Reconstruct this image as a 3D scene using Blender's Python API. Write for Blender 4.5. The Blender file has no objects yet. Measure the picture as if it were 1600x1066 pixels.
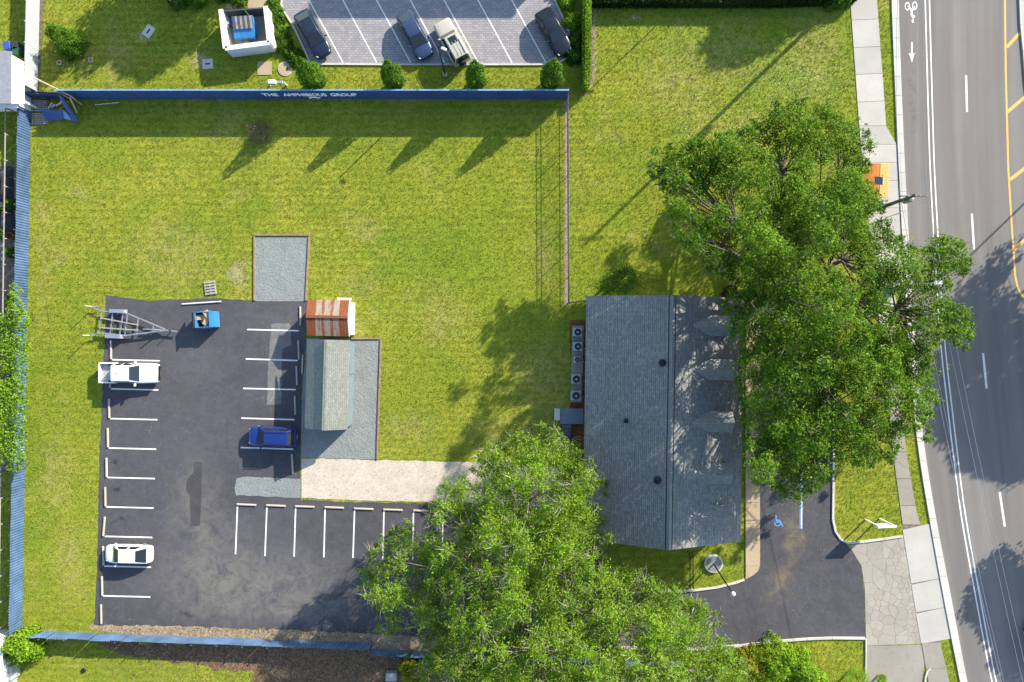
import bpy, math, random
import numpy as np
from mathutils import Vector, Matrix
random.seed(7); rng = np.random.default_rng(7)
R = math.radians
SC = bpy.context.scene
COL = SC.collection

# ------------------------------------------------------------------ camera, sky, sun, exposure
H, F = 65.0, 1066.7            # drone height (m); focal length in photo pixels
cam_d = bpy.data.cameras.new('camera'); cam = bpy.data.objects.new('camera', cam_d); COL.objects.link(cam)
cam_d.sensor_width = 36; cam_d.lens = 24.0; cam_d.clip_end = 3000; cam_d.clip_start = 0.5
cam.location = (0, 0, H); cam.rotation_euler = (0, 0, 0); SC.camera = cam
SUN_EL = R(24.5); SHD = Vector((-0.72, -0.694, 0)).normalized()
world = bpy.data.worlds.new('World'); SC.world = world; world.use_nodes = True
wn = world.node_tree.nodes; bg = wn['Background']
sky = wn.new('ShaderNodeTexSky'); sky.sky_type = 'NISHITA'; sky.sun_disc = False
sky.sun_elevation = SUN_EL; sky.sun_rotation = math.atan2(-SHD.x, -SHD.y)
sky.air_density = 1.0; sky.dust_density = 0.6; sky.ozone_density = 1.0
world.node_tree.links.new(sky.outputs[0], bg.inputs[0]); bg.inputs[1].default_value = 0.15
sun_d = bpy.data.lights.new('sun', 'SUN'); sun_d.energy = 4.8; sun_d.angle = R(0.5); sun_d.color = (1, 0.92, 0.78)
sun = bpy.data.objects.new('sun', sun_d); COL.objects.link(sun); sun.location = (30, 30, 90)
sun.rotation_euler = (SHD * math.cos(SUN_EL) - Vector((0, 0, math.sin(SUN_EL)))).to_track_quat('-Z', 'Y').to_euler()
vs = SC.view_settings; vs.view_transform = 'Standard'; vs.look = 'None'; vs.gamma = 1; vs.use_curve_mapping = False
vs.exposure = 1.3
SC.cycles.max_bounces = 4; SC.cycles.diffuse_bounces = 2; SC.cycles.glossy_bounces = 2; SC.cycles.transmission_bounces = 3; SC.cycles.transparent_max_bounces = 8

# ------------------------------------------------------------------ helpers
def P(px, py, z=0.0):
    """ground plan: point of the surveyed photo at height z -> metres"""
    return Vector(((px - 800) * (H - z) / F, (533 - py) * (H - z) / F, z))

class B:
    def __init__(s): s.v = []; s.f = []
    def add(s, vs_, fs): o = len(s.v); s.v += [tuple(v) for v in vs_]; s.f += [tuple(i + o for i in f) for f in fs]; return s
    def box(s, c, d, rz=0, ry=0, rx=0, taper=1.0):
        m = Matrix.Translation(Vector(c)) @ Matrix.Rotation(rz, 4, 'Z') @ Matrix.Rotation(ry, 4, 'Y') @ Matrix.Rotation(rx, 4, 'X')
        x, y, z = d[0] / 2, d[1] / 2, d[2] / 2; t = taper
        return s.add([m @ Vector(q) for q in ((-x, -y, -z), (x, -y, -z), (x, y, -z), (-x, y, -z), (-x*t, -y*t, z), (x*t, -y*t, z), (x*t, y*t, z), (-x*t, y*t, z))],
                     [(3, 2, 1, 0), (4, 5, 6, 7), (0, 1, 5, 4), (1, 2, 6, 5), (2, 3, 7, 6), (3, 0, 4, 7)])
    def bar(s, p, q, w, h):
        p, q = Vector(p), Vector(q); d = q - p; L = d.length
        if L < 1e-6: return s
        x = d / L; up = Vector((0, 0, 1)) if abs(x.z) < .95 else Vector((1, 0, 0))
        y = up.cross(x).normalized(); z = x.cross(y)
        vs_ = [b + y * sy * w / 2 + z * sz * h / 2 for b in (p, q) for sy, sz in ((-1, -1), (1, -1), (1, 1), (-1, 1))]
        return s.add(vs_, [(3, 2, 1, 0), (4, 5, 6, 7), (0, 1, 5, 4), (1, 2, 6, 5), (2, 3, 7, 6), (3, 0, 4, 7)])
    def tube(s, pts, rad, n=8, cap=True):
        pts = [Vector(p) for p in pts]
        if not hasattr(rad, '__len__'): rad = [rad] * len(pts)
        vs_, fs = [], []
        for i, p in enumerate(pts):
            d = (pts[min(i + 1, len(pts) - 1)] - pts[max(i - 1, 0)]).normalized()
            a = Vector((0, 0, 1)) if abs(d.z) < .9 else Vector((1, 0, 0))
            u = d.cross(a).normalized(); w = d.cross(u)
            vs_ += [p + (u * math.cos(t) + w * math.sin(t)) * rad[i] for t in (2 * math.pi * k / n for k in range(n))]
        for i in range(len(pts) - 1):
            for k in range(n): fs.append((i*n + k, i*n + (k+1) % n, (i+1)*n + (k+1) % n, (i+1)*n + k))
        if cap: fs += [tuple(range(n))[::-1], tuple((len(pts)-1)*n + k for k in range(n))]
        return s.add(vs_, fs)
    def prism(s, pts, z0, z1):
        n = len(pts); pts = [(p[0], p[1]) for p in pts]
        if sum(pts[i][0]*pts[(i+1) % n][1] - pts[(i+1) % n][0]*pts[i][1] for i in range(n)) < 0: pts = pts[::-1]
        return s.add([(x, y, z0) for x, y in pts] + [(x, y, z1) for x, y in pts],
                     [tuple(range(n))[::-1], tuple(range(n, 2*n))] + [(i, (i+1) % n, n + (i+1) % n, n + i) for i in range(n)])
    def sheet(s, pts, z):
        n = len(pts); pts = [(p[0], p[1]) for p in pts]
        if sum(pts[i][0]*pts[(i+1) % n][1] - pts[(i+1) % n][0]*pts[i][1] for i in range(n)) < 0: pts = pts[::-1]
        return s.add([(x, y, z) for x, y in pts], [tuple(range(n))])
    def lathe(s, c, prof, n=20):
        vs_, fs = [], []
        for r, z in prof: vs_ += [(c[0] + r*math.cos(2*math.pi*k/n), c[1] + r*math.sin(2*math.pi*k/n), c[2] + z) for k in range(n)]
        for i in range(len(prof) - 1):
            for k in range(n): fs.append((i*n + k, i*n + (k+1) % n, (i+1)*n + (k+1) % n, (i+1)*n + k))
        fs += [tuple(range(n))[::-1], tuple((len(prof)-1)*n + k for k in range(n))]
        return s.add(vs_, fs)
    def build(s, name, mat, parent=None, world=False, smooth=False, bevel=0):
        me = bpy.data.meshes.new(name)
        v = s.v
        if world and parent is not None:
            l = parent.matrix_basis.translation if parent.parent is None else parent.parent.location + parent.location
            v = [(a - l.x, b - l.y, c - l.z) for a, b, c in v]
        me.from_pydata(v, [], s.f); me.update()
        if mat is not None: me.materials.append(mat)
        if smooth:
            me.polygons.foreach_set('use_smooth', [True] * len(me.polygons))
        o = bpy.data.objects.new(name, me); COL.objects.link(o)
        if parent is not None: o.parent = parent
        if bevel:
            b = o.modifiers.new('bevel', 'BEVEL'); b.width = bevel; b.segments = 2; b.limit_method = 'ANGLE'; b.angle_limit = R(25)
            if not smooth: me.polygons.foreach_set('use_smooth', [True] * len(me.polygons)); 
            wn_ = o.modifiers.new('wn', 'WEIGHTED_NORMAL'); wn_.keep_sharp = False
        return o

def tag(o, label=None, cat=None, group=None, kind=None):
    if label: o['label'] = label
    if cat: o['category'] = cat
    if group: o['group'] = group
    if kind: o['kind'] = kind
    return o
def thing(name, label, cat, loc=(0, 0, 0), rz=0, group=None):
    o = bpy.data.objects.new(name, None); COL.objects.link(o); o.location = loc; o.rotation_euler = (0, 0, rz); o.empty_display_size = .3
    return tag(o, label, cat, group)
def copy_tree(o, parent=None):
    c = o.copy(); COL.objects.link(c); c.parent = parent
    for ch in list(o.children): copy_tree(ch, c)
    return c
def share(name, me, parent, loc=(0, 0, 0), rz=0):
    o = bpy.data.objects.new(name, me); COL.objects.link(o); o.parent = parent; o.location = loc; o.rotation_euler = (0, 0, rz); return o
ORD = ['first', 'second', 'third', 'fourth', 'fifth', 'sixth', 'seventh', 'eighth', 'ninth', 'tenth', 'eleventh', 'twelfth']
def px(pts, z=0.0): return [P(a, b, z) for a, b in pts]

# ------------------------------------------------------------------ materials
class N:
    def __init__(s, name):
        s.m = bpy.data.materials.new(name); s.m.use_nodes = True; s.t = s.m.node_tree; s.t.nodes.clear()
        s.o = s.t.nodes.new('ShaderNodeOutputMaterial'); s._p = None
    def new(s, ty, **kw):
        n = s.t.nodes.new(ty)
        for k, v in kw.items(): setattr(n, k, v)
        return n
    def set(s, sock, v):
        if hasattr(v, 'is_linked') or isinstance(v, bpy.types.NodeSocket): s.t.links.new(v, sock)
        elif v is not None:
            if hasattr(sock.default_value, '__len__') and len(sock.default_value) == 4 and hasattr(v, '__len__') and len(v) == 3: v = (*v, 1)
            sock.default_value = v
    def pos(s):
        if s._p is None: s._p = s.new('ShaderNodeNewGeometry').outputs['Position']
        return s._p
    def obj(s): return s.new('ShaderNodeTexCoord').outputs['Object']
    def mapv(s, vec, scale=(1, 1, 1), rot=(0, 0, 0), loc=(0, 0, 0)):
        n = s.new('ShaderNodeMapping'); s.set(n.inputs[0], vec); n.inputs['Scale'].default_value = scale; n.inputs['Rotation'].default_value = rot; n.inputs['Location'].default_value = loc
        return n.outputs[0]
    def noise(s, scale, detail=4, rough=.55, vec=None, out='Fac', dist=0):
        n = s.new('ShaderNodeTexNoise'); s.set(n.inputs['Vector'], vec if vec is not None else s.pos()); n.inputs['Scale'].default_value = scale
        n.inputs['Detail'].default_value = detail; n.inputs['Roughness'].default_value = rough; n.inputs['Distortion'].default_value = dist
        return n.outputs[out]
    def vor(s, scale, vec=None, feature='F1', out='Distance', rnd=1):
        n = s.new('ShaderNodeTexVoronoi', feature=feature); s.set(n.inputs['Vector'], vec if vec is not None else s.pos()); n.inputs['Scale'].default_value = scale
        n.inputs['Randomness'].default_value = rnd
        return n.outputs[out]
    def ramp(s, fac, stops, interp='LINEAR'):
        n = s.new('ShaderNodeValToRGB'); s.set(n.inputs[0], fac); e = n.color_ramp.elements; n.color_ramp.interpolation = interp
        while len(e) < len(stops): e.new(.5)
        for i, (p, c) in enumerate(stops):
            e[i].position = p; e[i].color = (c, c, c, 1) if not hasattr(c, '__len__') else (*c, 1)
        return n.outputs[0]
    def mix(s, fac, a, b, blend='MIX'):
        n = s.new('ShaderNodeMix', data_type='RGBA', blend_type=blend); s.set(n.inputs[0], fac); s.set(n.inputs[6], a); s.set(n.inputs[7], b); return n.outputs[2]
    def math(s, op, a, b=None, c=None):
        n = s.new('ShaderNodeMath', operation=op); s.set(n.inputs[0], a)
        if b is not None: s.set(n.inputs[1], b)
        if c is not None: s.set(n.inputs[2], c)
        return n.outputs[0]
    def sep(s, v, i):
        n = s.new('ShaderNodeSeparateXYZ'); s.set(n.inputs[0], v); return n.outputs[i]
    def warp(s, scale, amt):
        n = s.new('ShaderNodeVectorMath', operation='MULTIPLY_ADD'); s.set(n.inputs[0], s.noise(scale, 5, .6, out='Color')); n.inputs[1].default_value = (amt, amt, 0)
        a = s.new('ShaderNodeVectorMath', operation='SUBTRACT'); s.set(a.inputs[0], s.pos()); a.inputs[1].default_value = (amt/2, amt/2, 0)
        s.set(n.inputs[2], a.outputs[0]); return n.outputs[0]
    def blob(s, vec, cx, cy, rx, ry, soft=.6, rot=0):
        c = P(cx, cy); k = 1/16.41
        v = s.new('ShaderNodeVectorMath', operation='MULTIPLY_ADD'); s.set(v.inputs[0], vec); v.inputs[1].default_value = (1/(rx*k), 1/(ry*k), 0); v.inputs[2].default_value = (-c.x/(rx*k), -c.y/(ry*k), 0); v = v.outputs[0]
        l = s.new('ShaderNodeVectorMath', operation='LENGTH'); s.set(l.inputs[0], v)
        m = s.new('ShaderNodeMapRange', interpolation_type='SMOOTHSTEP'); s.set(m.inputs[0], l.outputs['Value']); m.inputs[1].default_value = 1 + soft/2; m.inputs[2].default_value = max(0, 1 - soft)
        m.inputs[3].default_value = 0; m.inputs[4].default_value = 1
        return m.outputs[0]
    def island(s): return s.new('ShaderNodeNewGeometry').outputs['Random Per Island']
    def bump(s, h, strength=.5, dist=.02, normal=None):
        n = s.new('ShaderNodeBump'); s.set(n.inputs['Height'], h); n.inputs['Strength'].default_value = strength; n.inputs['Distance'].default_value = dist
        if normal is not None: s.set(n.inputs['Normal'], normal)
        return n.outputs[0]
    def out(s, col, rough=.8, metal=0.0, normal=None, spec=.3, coat=0, trans=0):
        p = s.new('ShaderNodeBsdfPrincipled'); s.set(p.inputs['Base Color'], col); s.set(p.inputs['Roughness'], rough); s.set(p.inputs['Metallic'], metal)
        p.inputs['Specular IOR Level'].default_value = spec; p.inputs['Coat Weight'].default_value = coat; p.inputs['Coat Roughness'].default_value = .05
        if normal is not None: s.set(p.inputs['Normal'], normal)
        sh = p.outputs[0]
        if trans:
            t = s.new('ShaderNodeBsdfTranslucent'); s.set(t.inputs[0], col); x = s.new('ShaderNodeMixShader'); x.inputs[0].default_value = trans
            s.t.links.new(sh, x.inputs[1]); s.t.links.new(t.outputs[0], x.inputs[2]); sh = x.outputs[0]
        s.t.links.new(sh, s.o.inputs[0]); return s.m

def plain(name, col, rough=.6, metal=0, spec=.3, var=.25, scale=3, coat=0, bump=0):
    n = N(name); v = n.noise(scale, 5, .6, vec=n.obj())
    c = n.mix(n.ramp(v, [(.3, 0), (.75, 1)]), tuple(x*(1-var) for x in col), tuple(min(1, x*(1+var*.5)) for x in col))
    return n.out(c, rough, metal, n.bump(n.noise(scale*12, 3, vec=n.obj()), bump, .01) if bump else None, spec, coat)

def grass_mat(name, blade=False):
    n = N(name); w = n.warp(.35, 4)
    big = n.noise(.045, 4, .6); mid = n.noise(.35, 5, .6); fine = n.noise(7, 4, .75)
    c = n.mix(n.ramp(big, [(.38, 0), (.62, 1)]), (.228, .265, .022), (.335, .315, .038))
    c = n.mix(n.ramp(mid, [(.42, 0), (.66, .75)]), c, (.18, .245, .022))
    lush = n.blob(w, 1180, 40, 200, 120, .9); l2 = n.blob(w, 650, 410, 120, 70, .9); l3 = n.blob(w, 60, 720, 40, 280, .9)
    c = n.mix(n.math('MULTIPLY', n.math('MAXIMUM', n.math('MAXIMUM', lush, l2), l3), .45), c, (.105, .21, .016))
    # mowing stripes
    y = n.sep(n.pos(), 1); st = n.math('SINE', n.math('ADD', n.math('MULTIPLY', y, 9.5), n.math('MULTIPLY', n.noise(.5, 2), 6)))
    msk = n.math('MULTIPLY', n.ramp(n.noise(.06, 2), [(.30, .15), (.55, 1)]), n.math('MULTIPLY_ADD', st, .26, .26))
    c = n.mix(msk, c, (.13, .18, .02))
    # dry patches
    dry = n.ramp(n.noise(.16, 6, .68), [(.56, 0), (.74, .8)])
    b = None
    for a in ((270, 385, 70, 40), (285, 425, 60, 25), (380, 430, 30, 30), (66, 400, 9, 120), (70, 330, 12, 40), (120, 300, 25, 18), (560, 440, 40, 26), (690, 500, 40, 40), (640, 670, 45, 32), (780, 680, 60, 30), (850, 395, 22, 50), (1120, 90, 80, 40), (1060, 130, 60, 60), (1160, 35, 22, 14), (110, 880, 30, 70), (90, 750, 30, 60), (225, 58, 22, 12), (180, 90, 20, 60), (310, 90, 26, 18), (860, 600, 60, 80), (1270, 70, 50, 60)):
        k = n.blob(w, *a, .9); b = k if b is None else n.math('MAXIMUM', b, k)
    dry = n.math('MAXIMUM', dry, n.math('MULTIPLY', b, n.ramp(n.noise(.9, 6, .7), [(.34, 0), (.62, .75)])))
    c = n.mix(dry, c, (.36, .29, .11))
    tone = n.noise(.2, 5, .65, dist=.8); c = n.mix(n.ramp(tone, [(.34, .38), (.48, 0)]), c, (.125, .20, .018)); c = n.mix(n.ramp(tone, [(.54, 0), (.70, .38)]), c, (.36, .34, .06))
    cl = n.math('MULTIPLY', n.math('MAXIMUM', n.blob(w, 1250, 125, 90, 40, .9), n.blob(w, 1130, 200, 80, 50, .9)), n.ramp(n.noise(7, 3, .7), [(.56, 0), (.64, .8)])); c = n.mix(cl, c, (.50, .50, .38))
    # worn sandy soil
    sand = None
    for a in ((217, 62, 12, 9), (308, 98, 15, 13), (998, 25, 6, 10), (368, 432, 20, 18)):
        k = n.blob(w, *a, .8); sand = k if sand is None else n.math('MAXIMUM', sand, k)
    c = n.mix(n.math('MULTIPLY', sand, n.ramp(n.noise(2.5, 5, .7), [(.35, 0), (.6, .9)])), c, (.42, .36, .27))
    c = n.mix(n.ramp(fine, [(.32, .7), (.52, 0)]), c, (.075, .12, .012)); c = n.mix(n.ramp(n.noise(1.5, 4, .7), [(.36, .32), (.52, 0)]), c, (.10, .155, .014))
    c = n.mix(n.ramp(n.noise(11, 3, .7), [(.55, 0), (.75, .55)]), c, (.34, .36, .06))
    if blade:
        c = n.mix(n.math('MULTIPLY', n.island(), .45), c, (.36, .38, .06))
        return n.out(c, .8, 0, None, .05, trans=.3)
    h = n.math('ADD', n.noise(9, 5, .75), n.math('MULTIPLY', n.noise(2.2, 3), .6))
    return n.out(c, .95, 0, n.bump(h, .6, .09), .08)

def asphalt_mat(name, col, stains=(), light=(), cracks=True, speck=.5):
    n = N(name); w = n.warp(.5, 3.5)
    c = n.mix(n.ramp(n.noise(.12, 5, .6), [(.35, 0), (.7, 1)]), tuple(x*.82 for x in col), tuple(x*1.2 for x in col))
    c = n.mix(n.ramp(n.noise(.9, 6, .72, dist=.6), [(.42, 0), (.74, .6)]), c, tuple(x*1.75 for x in col)); c = n.mix(n.ramp(n.noise(2.6, 6, .75), [(.36, .45), (.5, 0)]), c, tuple(x*.7 for x in col))
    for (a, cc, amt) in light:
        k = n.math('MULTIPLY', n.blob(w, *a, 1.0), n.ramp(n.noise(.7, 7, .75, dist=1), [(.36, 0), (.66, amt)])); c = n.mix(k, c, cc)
    for (a, cc, amt) in stains:
        k = n.math('MULTIPLY', n.blob(w, *a, .7), amt); c = n.mix(k, c, cc)
    c = n.mix(n.ramp(n.noise(45, 2, .6), [(.4, speck), (.62, 0)]), c, tuple(x*.55 for x in col))
    c = n.mix(n.ramp(n.noise(60, 2, .5), [(.62, 0), (.8, speck)]), c, tuple(min(1, x*2.6) for x in col))
    hh = n.noise(30, 3, .7)
    if cracks:
        wv = n.warp(1.6, .9)
        cr = n.vor(.7, vec=wv, feature='DISTANCE_TO_EDGE')
        mk = n.math('MULTIPLY', n.ramp(cr, [(.0, 1), (.018, 0)]), n.ramp(n.noise(.5, 5, .7), [(.46, 0), (.66, .7)]))
        c = n.mix(mk, c, tuple(x*2.0 for x in col))
    return n.out(c, .88, 0, n.bump(hh, .35, .02), .25)

def concrete_mat(name, col, dark=.6, stain=.5, joint=None):
    n = N(name)
    c = n.mix(n.ramp(n.noise(.35, 6, .65), [(.35, 0), (.7, 1)]), tuple(x*.82 for x in col), col)
    c = n.mix(n.ramp(n.noise(1.4, 7, .75, dist=.5), [(.5, 0), (.78, stain)]), c, tuple(x*dark for x in col))
    c = n.mix(n.ramp(n.noise(25, 3, .7), [(.35, .35), (.6, 0)]), c, tuple(x*.7 for x in col))
    r = n.math('MULTIPLY_ADD', n.new('ShaderNodeObjectInfo').outputs['Random'], .16, .9)
    c = n.mix(1.0, c, n.ramp(n.math('MULTIPLY', r, .9), [(0, 0), (1, 1.0)]), 'MULTIPLY')
    return n.out(c, .9, 0, n.bump(n.noise(40, 3), .25, .01), .2)

def gravel_mat(name, a, b, scale=14, depth=.05, big=None):
    n = N(name); v = n.vor(scale, out='Color'); d = n.vor(scale)
    c = n.mix(n.sep(v, 0), a, b); c = n.mix(n.ramp(n.noise(.8, 6, .7), [(.4, 0), (.7, .5)]), c, tuple(x*.72 for x in a))
    c = n.mix(n.ramp(d, [(.45, 0), (.85, .25 if depth > .055 or depth < .02 else .6)]), c, tuple(x*.5 for x in a))
    h = n.math('ADD', n.math('MULTIPLY', d, -.7), n.math('MULTIPLY', n.noise(1.6, 5, .6, dist=2.2), big if big else .5))
    return n.out(c, .95, 0, n.bump(h, .5, depth), .1)

def shingle_mat(name, cols, bw=.34, rh=.16, rot=0.0):
    n = N(name); v = n.mapv(n.obj(), rot=(0, 0, rot))
    br = n.new('ShaderNodeTexBrick'); n.set(br.inputs['Vector'], v); br.inputs['Scale'].default_value = 1; br.inputs['Brick Width'].default_value = bw; br.inputs['Row Height'].default_value = rh
    br.inputs['Mortar Size'].default_value = .014; br.inputs['Mortar Smooth'].default_value = .3; br.offset = .37; br.offset_frequency = 2
    n.set(br.inputs['Color1'], cols[0]); n.set(br.inputs['Color2'], cols[1]); n.set(br.inputs['Mortar'], tuple(x*.35 for x in cols[0]))
    c = n.mix(n.ramp(n.noise(3.2, 5, .75, vec=n.obj()), [(.42, 0), (.66, .75)]), br.outputs['Color'], cols[2])
    c = n.mix(n.ramp(n.noise(.3, 5, .6, vec=n.obj()), [(.4, 0), (.75, .4)]), c, tuple(x*.65 for x in cols[0]))
    c = n.mix(n.ramp(n.noise(18, 3, .7, vec=n.obj()), [(.5, 0), (.75, .5)]), c, tuple(x*1.7 for x in cols[1]))
    h = n.math('SUBTRACT', n.noise(20, 3, vec=n.obj()), n.math('MULTIPLY', br.outputs['Fac'], 1.2))
    return n.out(c, .93, 0, n.bump(h, .5, .02), .2)

def leaf_mat(name, cols, trans=.38, rough=.55):
    n = N(name); i = n.island()
    c = n.ramp(i, [(0, cols[0]), (.45, cols[1]), (.85, cols[2]), (1, cols[3])])
    c = n.mix(n.ramp(n.noise(.28, 4, .6), [(.38, 0), (.66, .6)]), c, tuple(x*1.35 for x in cols[2]))
    c = n.mix(n.ramp(n.noise(.75, 3, .6), [(.38, .35), (.52, 0)]), c, tuple(x*.9 for x in cols[0])); return n.out(c, rough, 0, None, .08, trans=trans)

def paver_mat():
    n = N('pavers'); v = n.mapv(n.pos(), rot=(0, 0, 0))
    br = n.new('ShaderNodeTexBrick'); n.set(br.inputs['Vector'], v); br.inputs['Scale'].default_value = 1; br.inputs['Brick Width'].default_value = .42; br.inputs['Row Height'].default_value = .22; br.inputs['Mortar Size'].default_value = .02
    n.set(br.inputs['Color1'], (.34, .32, .32)); n.set(br.inputs['Color2'], (.25, .24, .25)); n.set(br.inputs['Mortar'], (.15, .145, .14))
    c = n.mix(n.ramp(n.noise(1.8, 6, .75), [(.42, 0), (.64, .65)]), br.outputs['Color'], (.19, .185, .19))
    c = n.mix(n.ramp(n.vor(1.1, vec=n.warp(1.5, .6)), [(.02, .6), (.07, 0)]), c, (.03, .03, .03))
    return n.out(c, .85, 0, n.bump(n.math('SUBTRACT', n.noise(12, 3), br.outputs['Fac']), .5, .015), .2)

def fence_blue(name, col, vary=.3):
    n = N(name); c = n.mix(n.ramp(n.noise(.6, 5, .65), [(.35, 0), (.7, 1)]), tuple(x*(1-vary) for x in col), tuple(x*(1+vary) for x in col))
    c = n.mix(n.ramp(n.noise(3, 6, .75), [(.62, 0), (.8, .3)]), c, (.32, .38, .45))
    return n.out(c, .5, 0, n.bump(n.noise(8, 3), .15, .01), .4)

MT = {}
MT['grass'] = grass_mat('lawn_grass'); MT['blade'] = grass_mat('grass_blades', True)
MT['lot'] = asphalt_mat('lot_asphalt', (.068, .066, .074),
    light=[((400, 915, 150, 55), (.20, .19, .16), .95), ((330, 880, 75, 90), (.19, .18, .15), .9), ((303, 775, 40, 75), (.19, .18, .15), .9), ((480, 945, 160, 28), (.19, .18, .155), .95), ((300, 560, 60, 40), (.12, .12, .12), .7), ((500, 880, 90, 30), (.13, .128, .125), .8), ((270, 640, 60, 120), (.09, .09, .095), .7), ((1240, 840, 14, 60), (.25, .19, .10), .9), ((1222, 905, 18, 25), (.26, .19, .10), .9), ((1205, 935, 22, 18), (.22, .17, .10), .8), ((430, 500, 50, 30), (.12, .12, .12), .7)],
    stains=[((182, 588, 8, 8), (.015, .015, .017), .6), ((181, 722, 5, 3), (.012, .012, .014), .8), ((181, 767, 4, 6), (.012, .012, .014), .8), ((182, 815, 6, 4), (.012, .012, .014), .85), ((290, 955, 12, 5), (.02, .02, .022), .7), ((545, 930, 40, 6), (.025, .025, .03), .4)])
MT['patch'] = asphalt_mat('dark_patch', (.057, .055, .056), cracks=False)
MT['worn'] = asphalt_mat('worn_patch', (.15, .145, .14), cracks=True)
def road_mat():
    n = N('road_asphalt'); col = (.190, .176, .163)
    x = n.sep(n.pos(), 0); y = n.sep(n.pos(), 1)
    # wheel-path bands run along the carriageway, which bends away to the east southwards
    t = n.math('SUBTRACT', x, n.math('MULTIPLY', n.math('POWER', n.math('MAXIMUM', n.math('SUBTRACT', 32, y), 0), 2.0), .0013))
    band = n.noise(.75, 4, .55, vec=n.mapv(n.new('ShaderNodeCombineXYZ').outputs[0]))
    cx = n.new('ShaderNodeCombineXYZ'); n.set(cx.inputs[0], t); n.set(cx.inputs[1], n.math('MULTIPLY', y, .03))
    band = n.noise(.75, 4, .55, vec=cx.outputs[0])
    c = n.mix(n.ramp(band, [(.35, 0), (.65, 1)]), tuple(v*.8 for v in col), tuple(v*1.12 for v in col))
    c = n.mix(n.ramp(n.noise(.25, 6, .65), [(.45, 0), (.75, .4)]), c, tuple(v*.8 for v in col))
    c = n.mix(n.ramp(n.noise(35, 3, .7), [(.35, .5), (.6, 0)]), c, tuple(v*.55 for v in col))
    w = n.warp(.5, 2); k = n.math('MULTIPLY', n.blob(w, 1427, 160, 5, 70, .9), n.ramp(n.noise(2, 5, .7), [(.4, 0), (.6, .7)])); c = n.mix(k, c, (.10, .095, .09))
    return n.out(c, .9, 0, n.bump(n.noise(28, 3), .3, .015), .2)
MT['road'] = road_mat()
MT['walk'] = concrete_mat('sidewalk_concrete', (.52, .49, .44)); MT['oldwalk'] = concrete_mat('old_concrete', (.36, .325, .27), .5, .8)
MT['apron'] = concrete_mat('apron_concrete', (.40, .36, .30), .6, .8); MT['kerb'] = concrete_mat('kerb_concrete', (.62, .59, .53), .65, .5)
MT['tanwalk'] = concrete_mat('tan_walk', (.47, .36, .24), .75, .4); MT['crack'] = plain('crack_dirt', (.19, .165, .13), .95, var=.4)
MT['gravel'] = gravel_mat('grey_gravel', (.205, .222, .21), (.24, .257, .245), 9, .06, 2.6)
MT['shell'] = gravel_mat('shell_path', (.46, .395, .315), (.54, .475, .39), 7, .015, .4)
MT['litter'] = gravel_mat('leaf_litter', (.26, .19, .12), (.42, .34, .23), 9, .04); MT['mulch'] = gravel_mat('red_mulch', (.10, .045, .02), (.26, .12, .05), 8, .06)
MT['dirt'] = gravel_mat('dirt_yard', (.14, .115, .085), (.23, .19, .14), 5, .05); MT['leafdirt'] = gravel_mat('leafy_dirt', (.11, .07, .04), (.24, .15, .09), 6, .05)
MT['paver'] = paver_mat()
def wornpaint(name, col):
    n = N(name); c = n.mix(n.ramp(n.noise(1.3, 5, .7), [(.4, 0), (.75, .35)]), col, tuple(x*.6 for x in col)); c = n.mix(n.ramp(n.noise(9, 5, .75), [(.58, 0), (.66, .75)]), c, (.09, .088, .09)); return n.out(c, .85, 0, None, .2)
MT['white_paint'] = wornpaint('white_marking', (.70, .69, .66))
MT['yellow_paint'] = wornpaint('yellow_marking', (.66, .40, .11)); MT['blue_paint'] = plain('blue_marking', (.10, .28, .58), .8)
MT['bluefence'] = fence_blue('blue_metal', (.065, .118, .215)); MT['navyfence'] = fence_blue('navy_metal', (.030, .062, .19), .15); MT['bluecap'] = fence_blue('light_blue_cap', (.15, .30, .52), .2)
MT['whitepaint'] = plain('white_painted', (.78, .77, .74), .55, var=.1); MT['whitevinyl'] = plain('grey_vinyl', (.36, .38, .39), .55, var=.2)
MT['black'] = plain('black_metal', (.018, .018, .02), .45, .3); MT['rubber'] = plain('tyre_rubber', (.02, .02, .02), .85); MT['alu'] = plain('aluminium', (.55, .56, .57), .35, .75, var=.2)
MT['galv'] = plain('galvanised_steel', (.40, .41, .42), .45, .6, var=.25); MT['steel'] = plain('dark_steel', (.14, .14, .15), .5, .5)
MT['wood'] = plain('weathered_timber', (.28, .19, .12), .85, var=.4, bump=.4); MT['greywood'] = plain('grey_timber', (.33, .30, .26), .85, var=.35, bump=.4); MT['pole'] = plain('utility_pole_wood', (.20, .16, .12), .9, var=.4, bump=.4)
MT['bark'] = plain('oak_bark', (.13, .105, .08), .95, var=.45, bump=.8, scale=2); MT['twig'] = plain('pale_twig', (.34, .30, .24), .9, var=.35); MT['redbark'] = plain('orange_bark', (.26, .15, .075), .9, var=.4, bump=.6)
MT['palebark'] = plain('pale_bark', (.20, .165, .125), .95, var=.4, bump=.6); MT['stop'] = concrete_mat('wheel_stop_concrete', (.48, .43, .34), .6, .6)
MT['shingle'] = shingle_mat('slate_shingles', ((.185, .188, .174), (.30, .303, .282), (.135, .138, .130)), rot=R(90))
MT['shingle2'] = shingle_mat('dormer_shingles', ((.215, .218, .204), (.33, .333, .312), (.16, .163, .156)))
MT['shingle3'] = shingle_mat('sage_shingles', ((.165, .178, .158), (.225, .238, .212), (.12, .132, .12)), rot=R(90))
MT['oak'] = leaf_mat('oak_leaves', ((.030, .078, .006), (.08, .168, .012), (.15, .262, .02), (.25, .335, .052)))
MT['light'] = leaf_mat('pale_oak_leaves', ((.064, .135, .010), (.14, .255, .017), (.205, .33, .024), (.30, .38, .07)))
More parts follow.
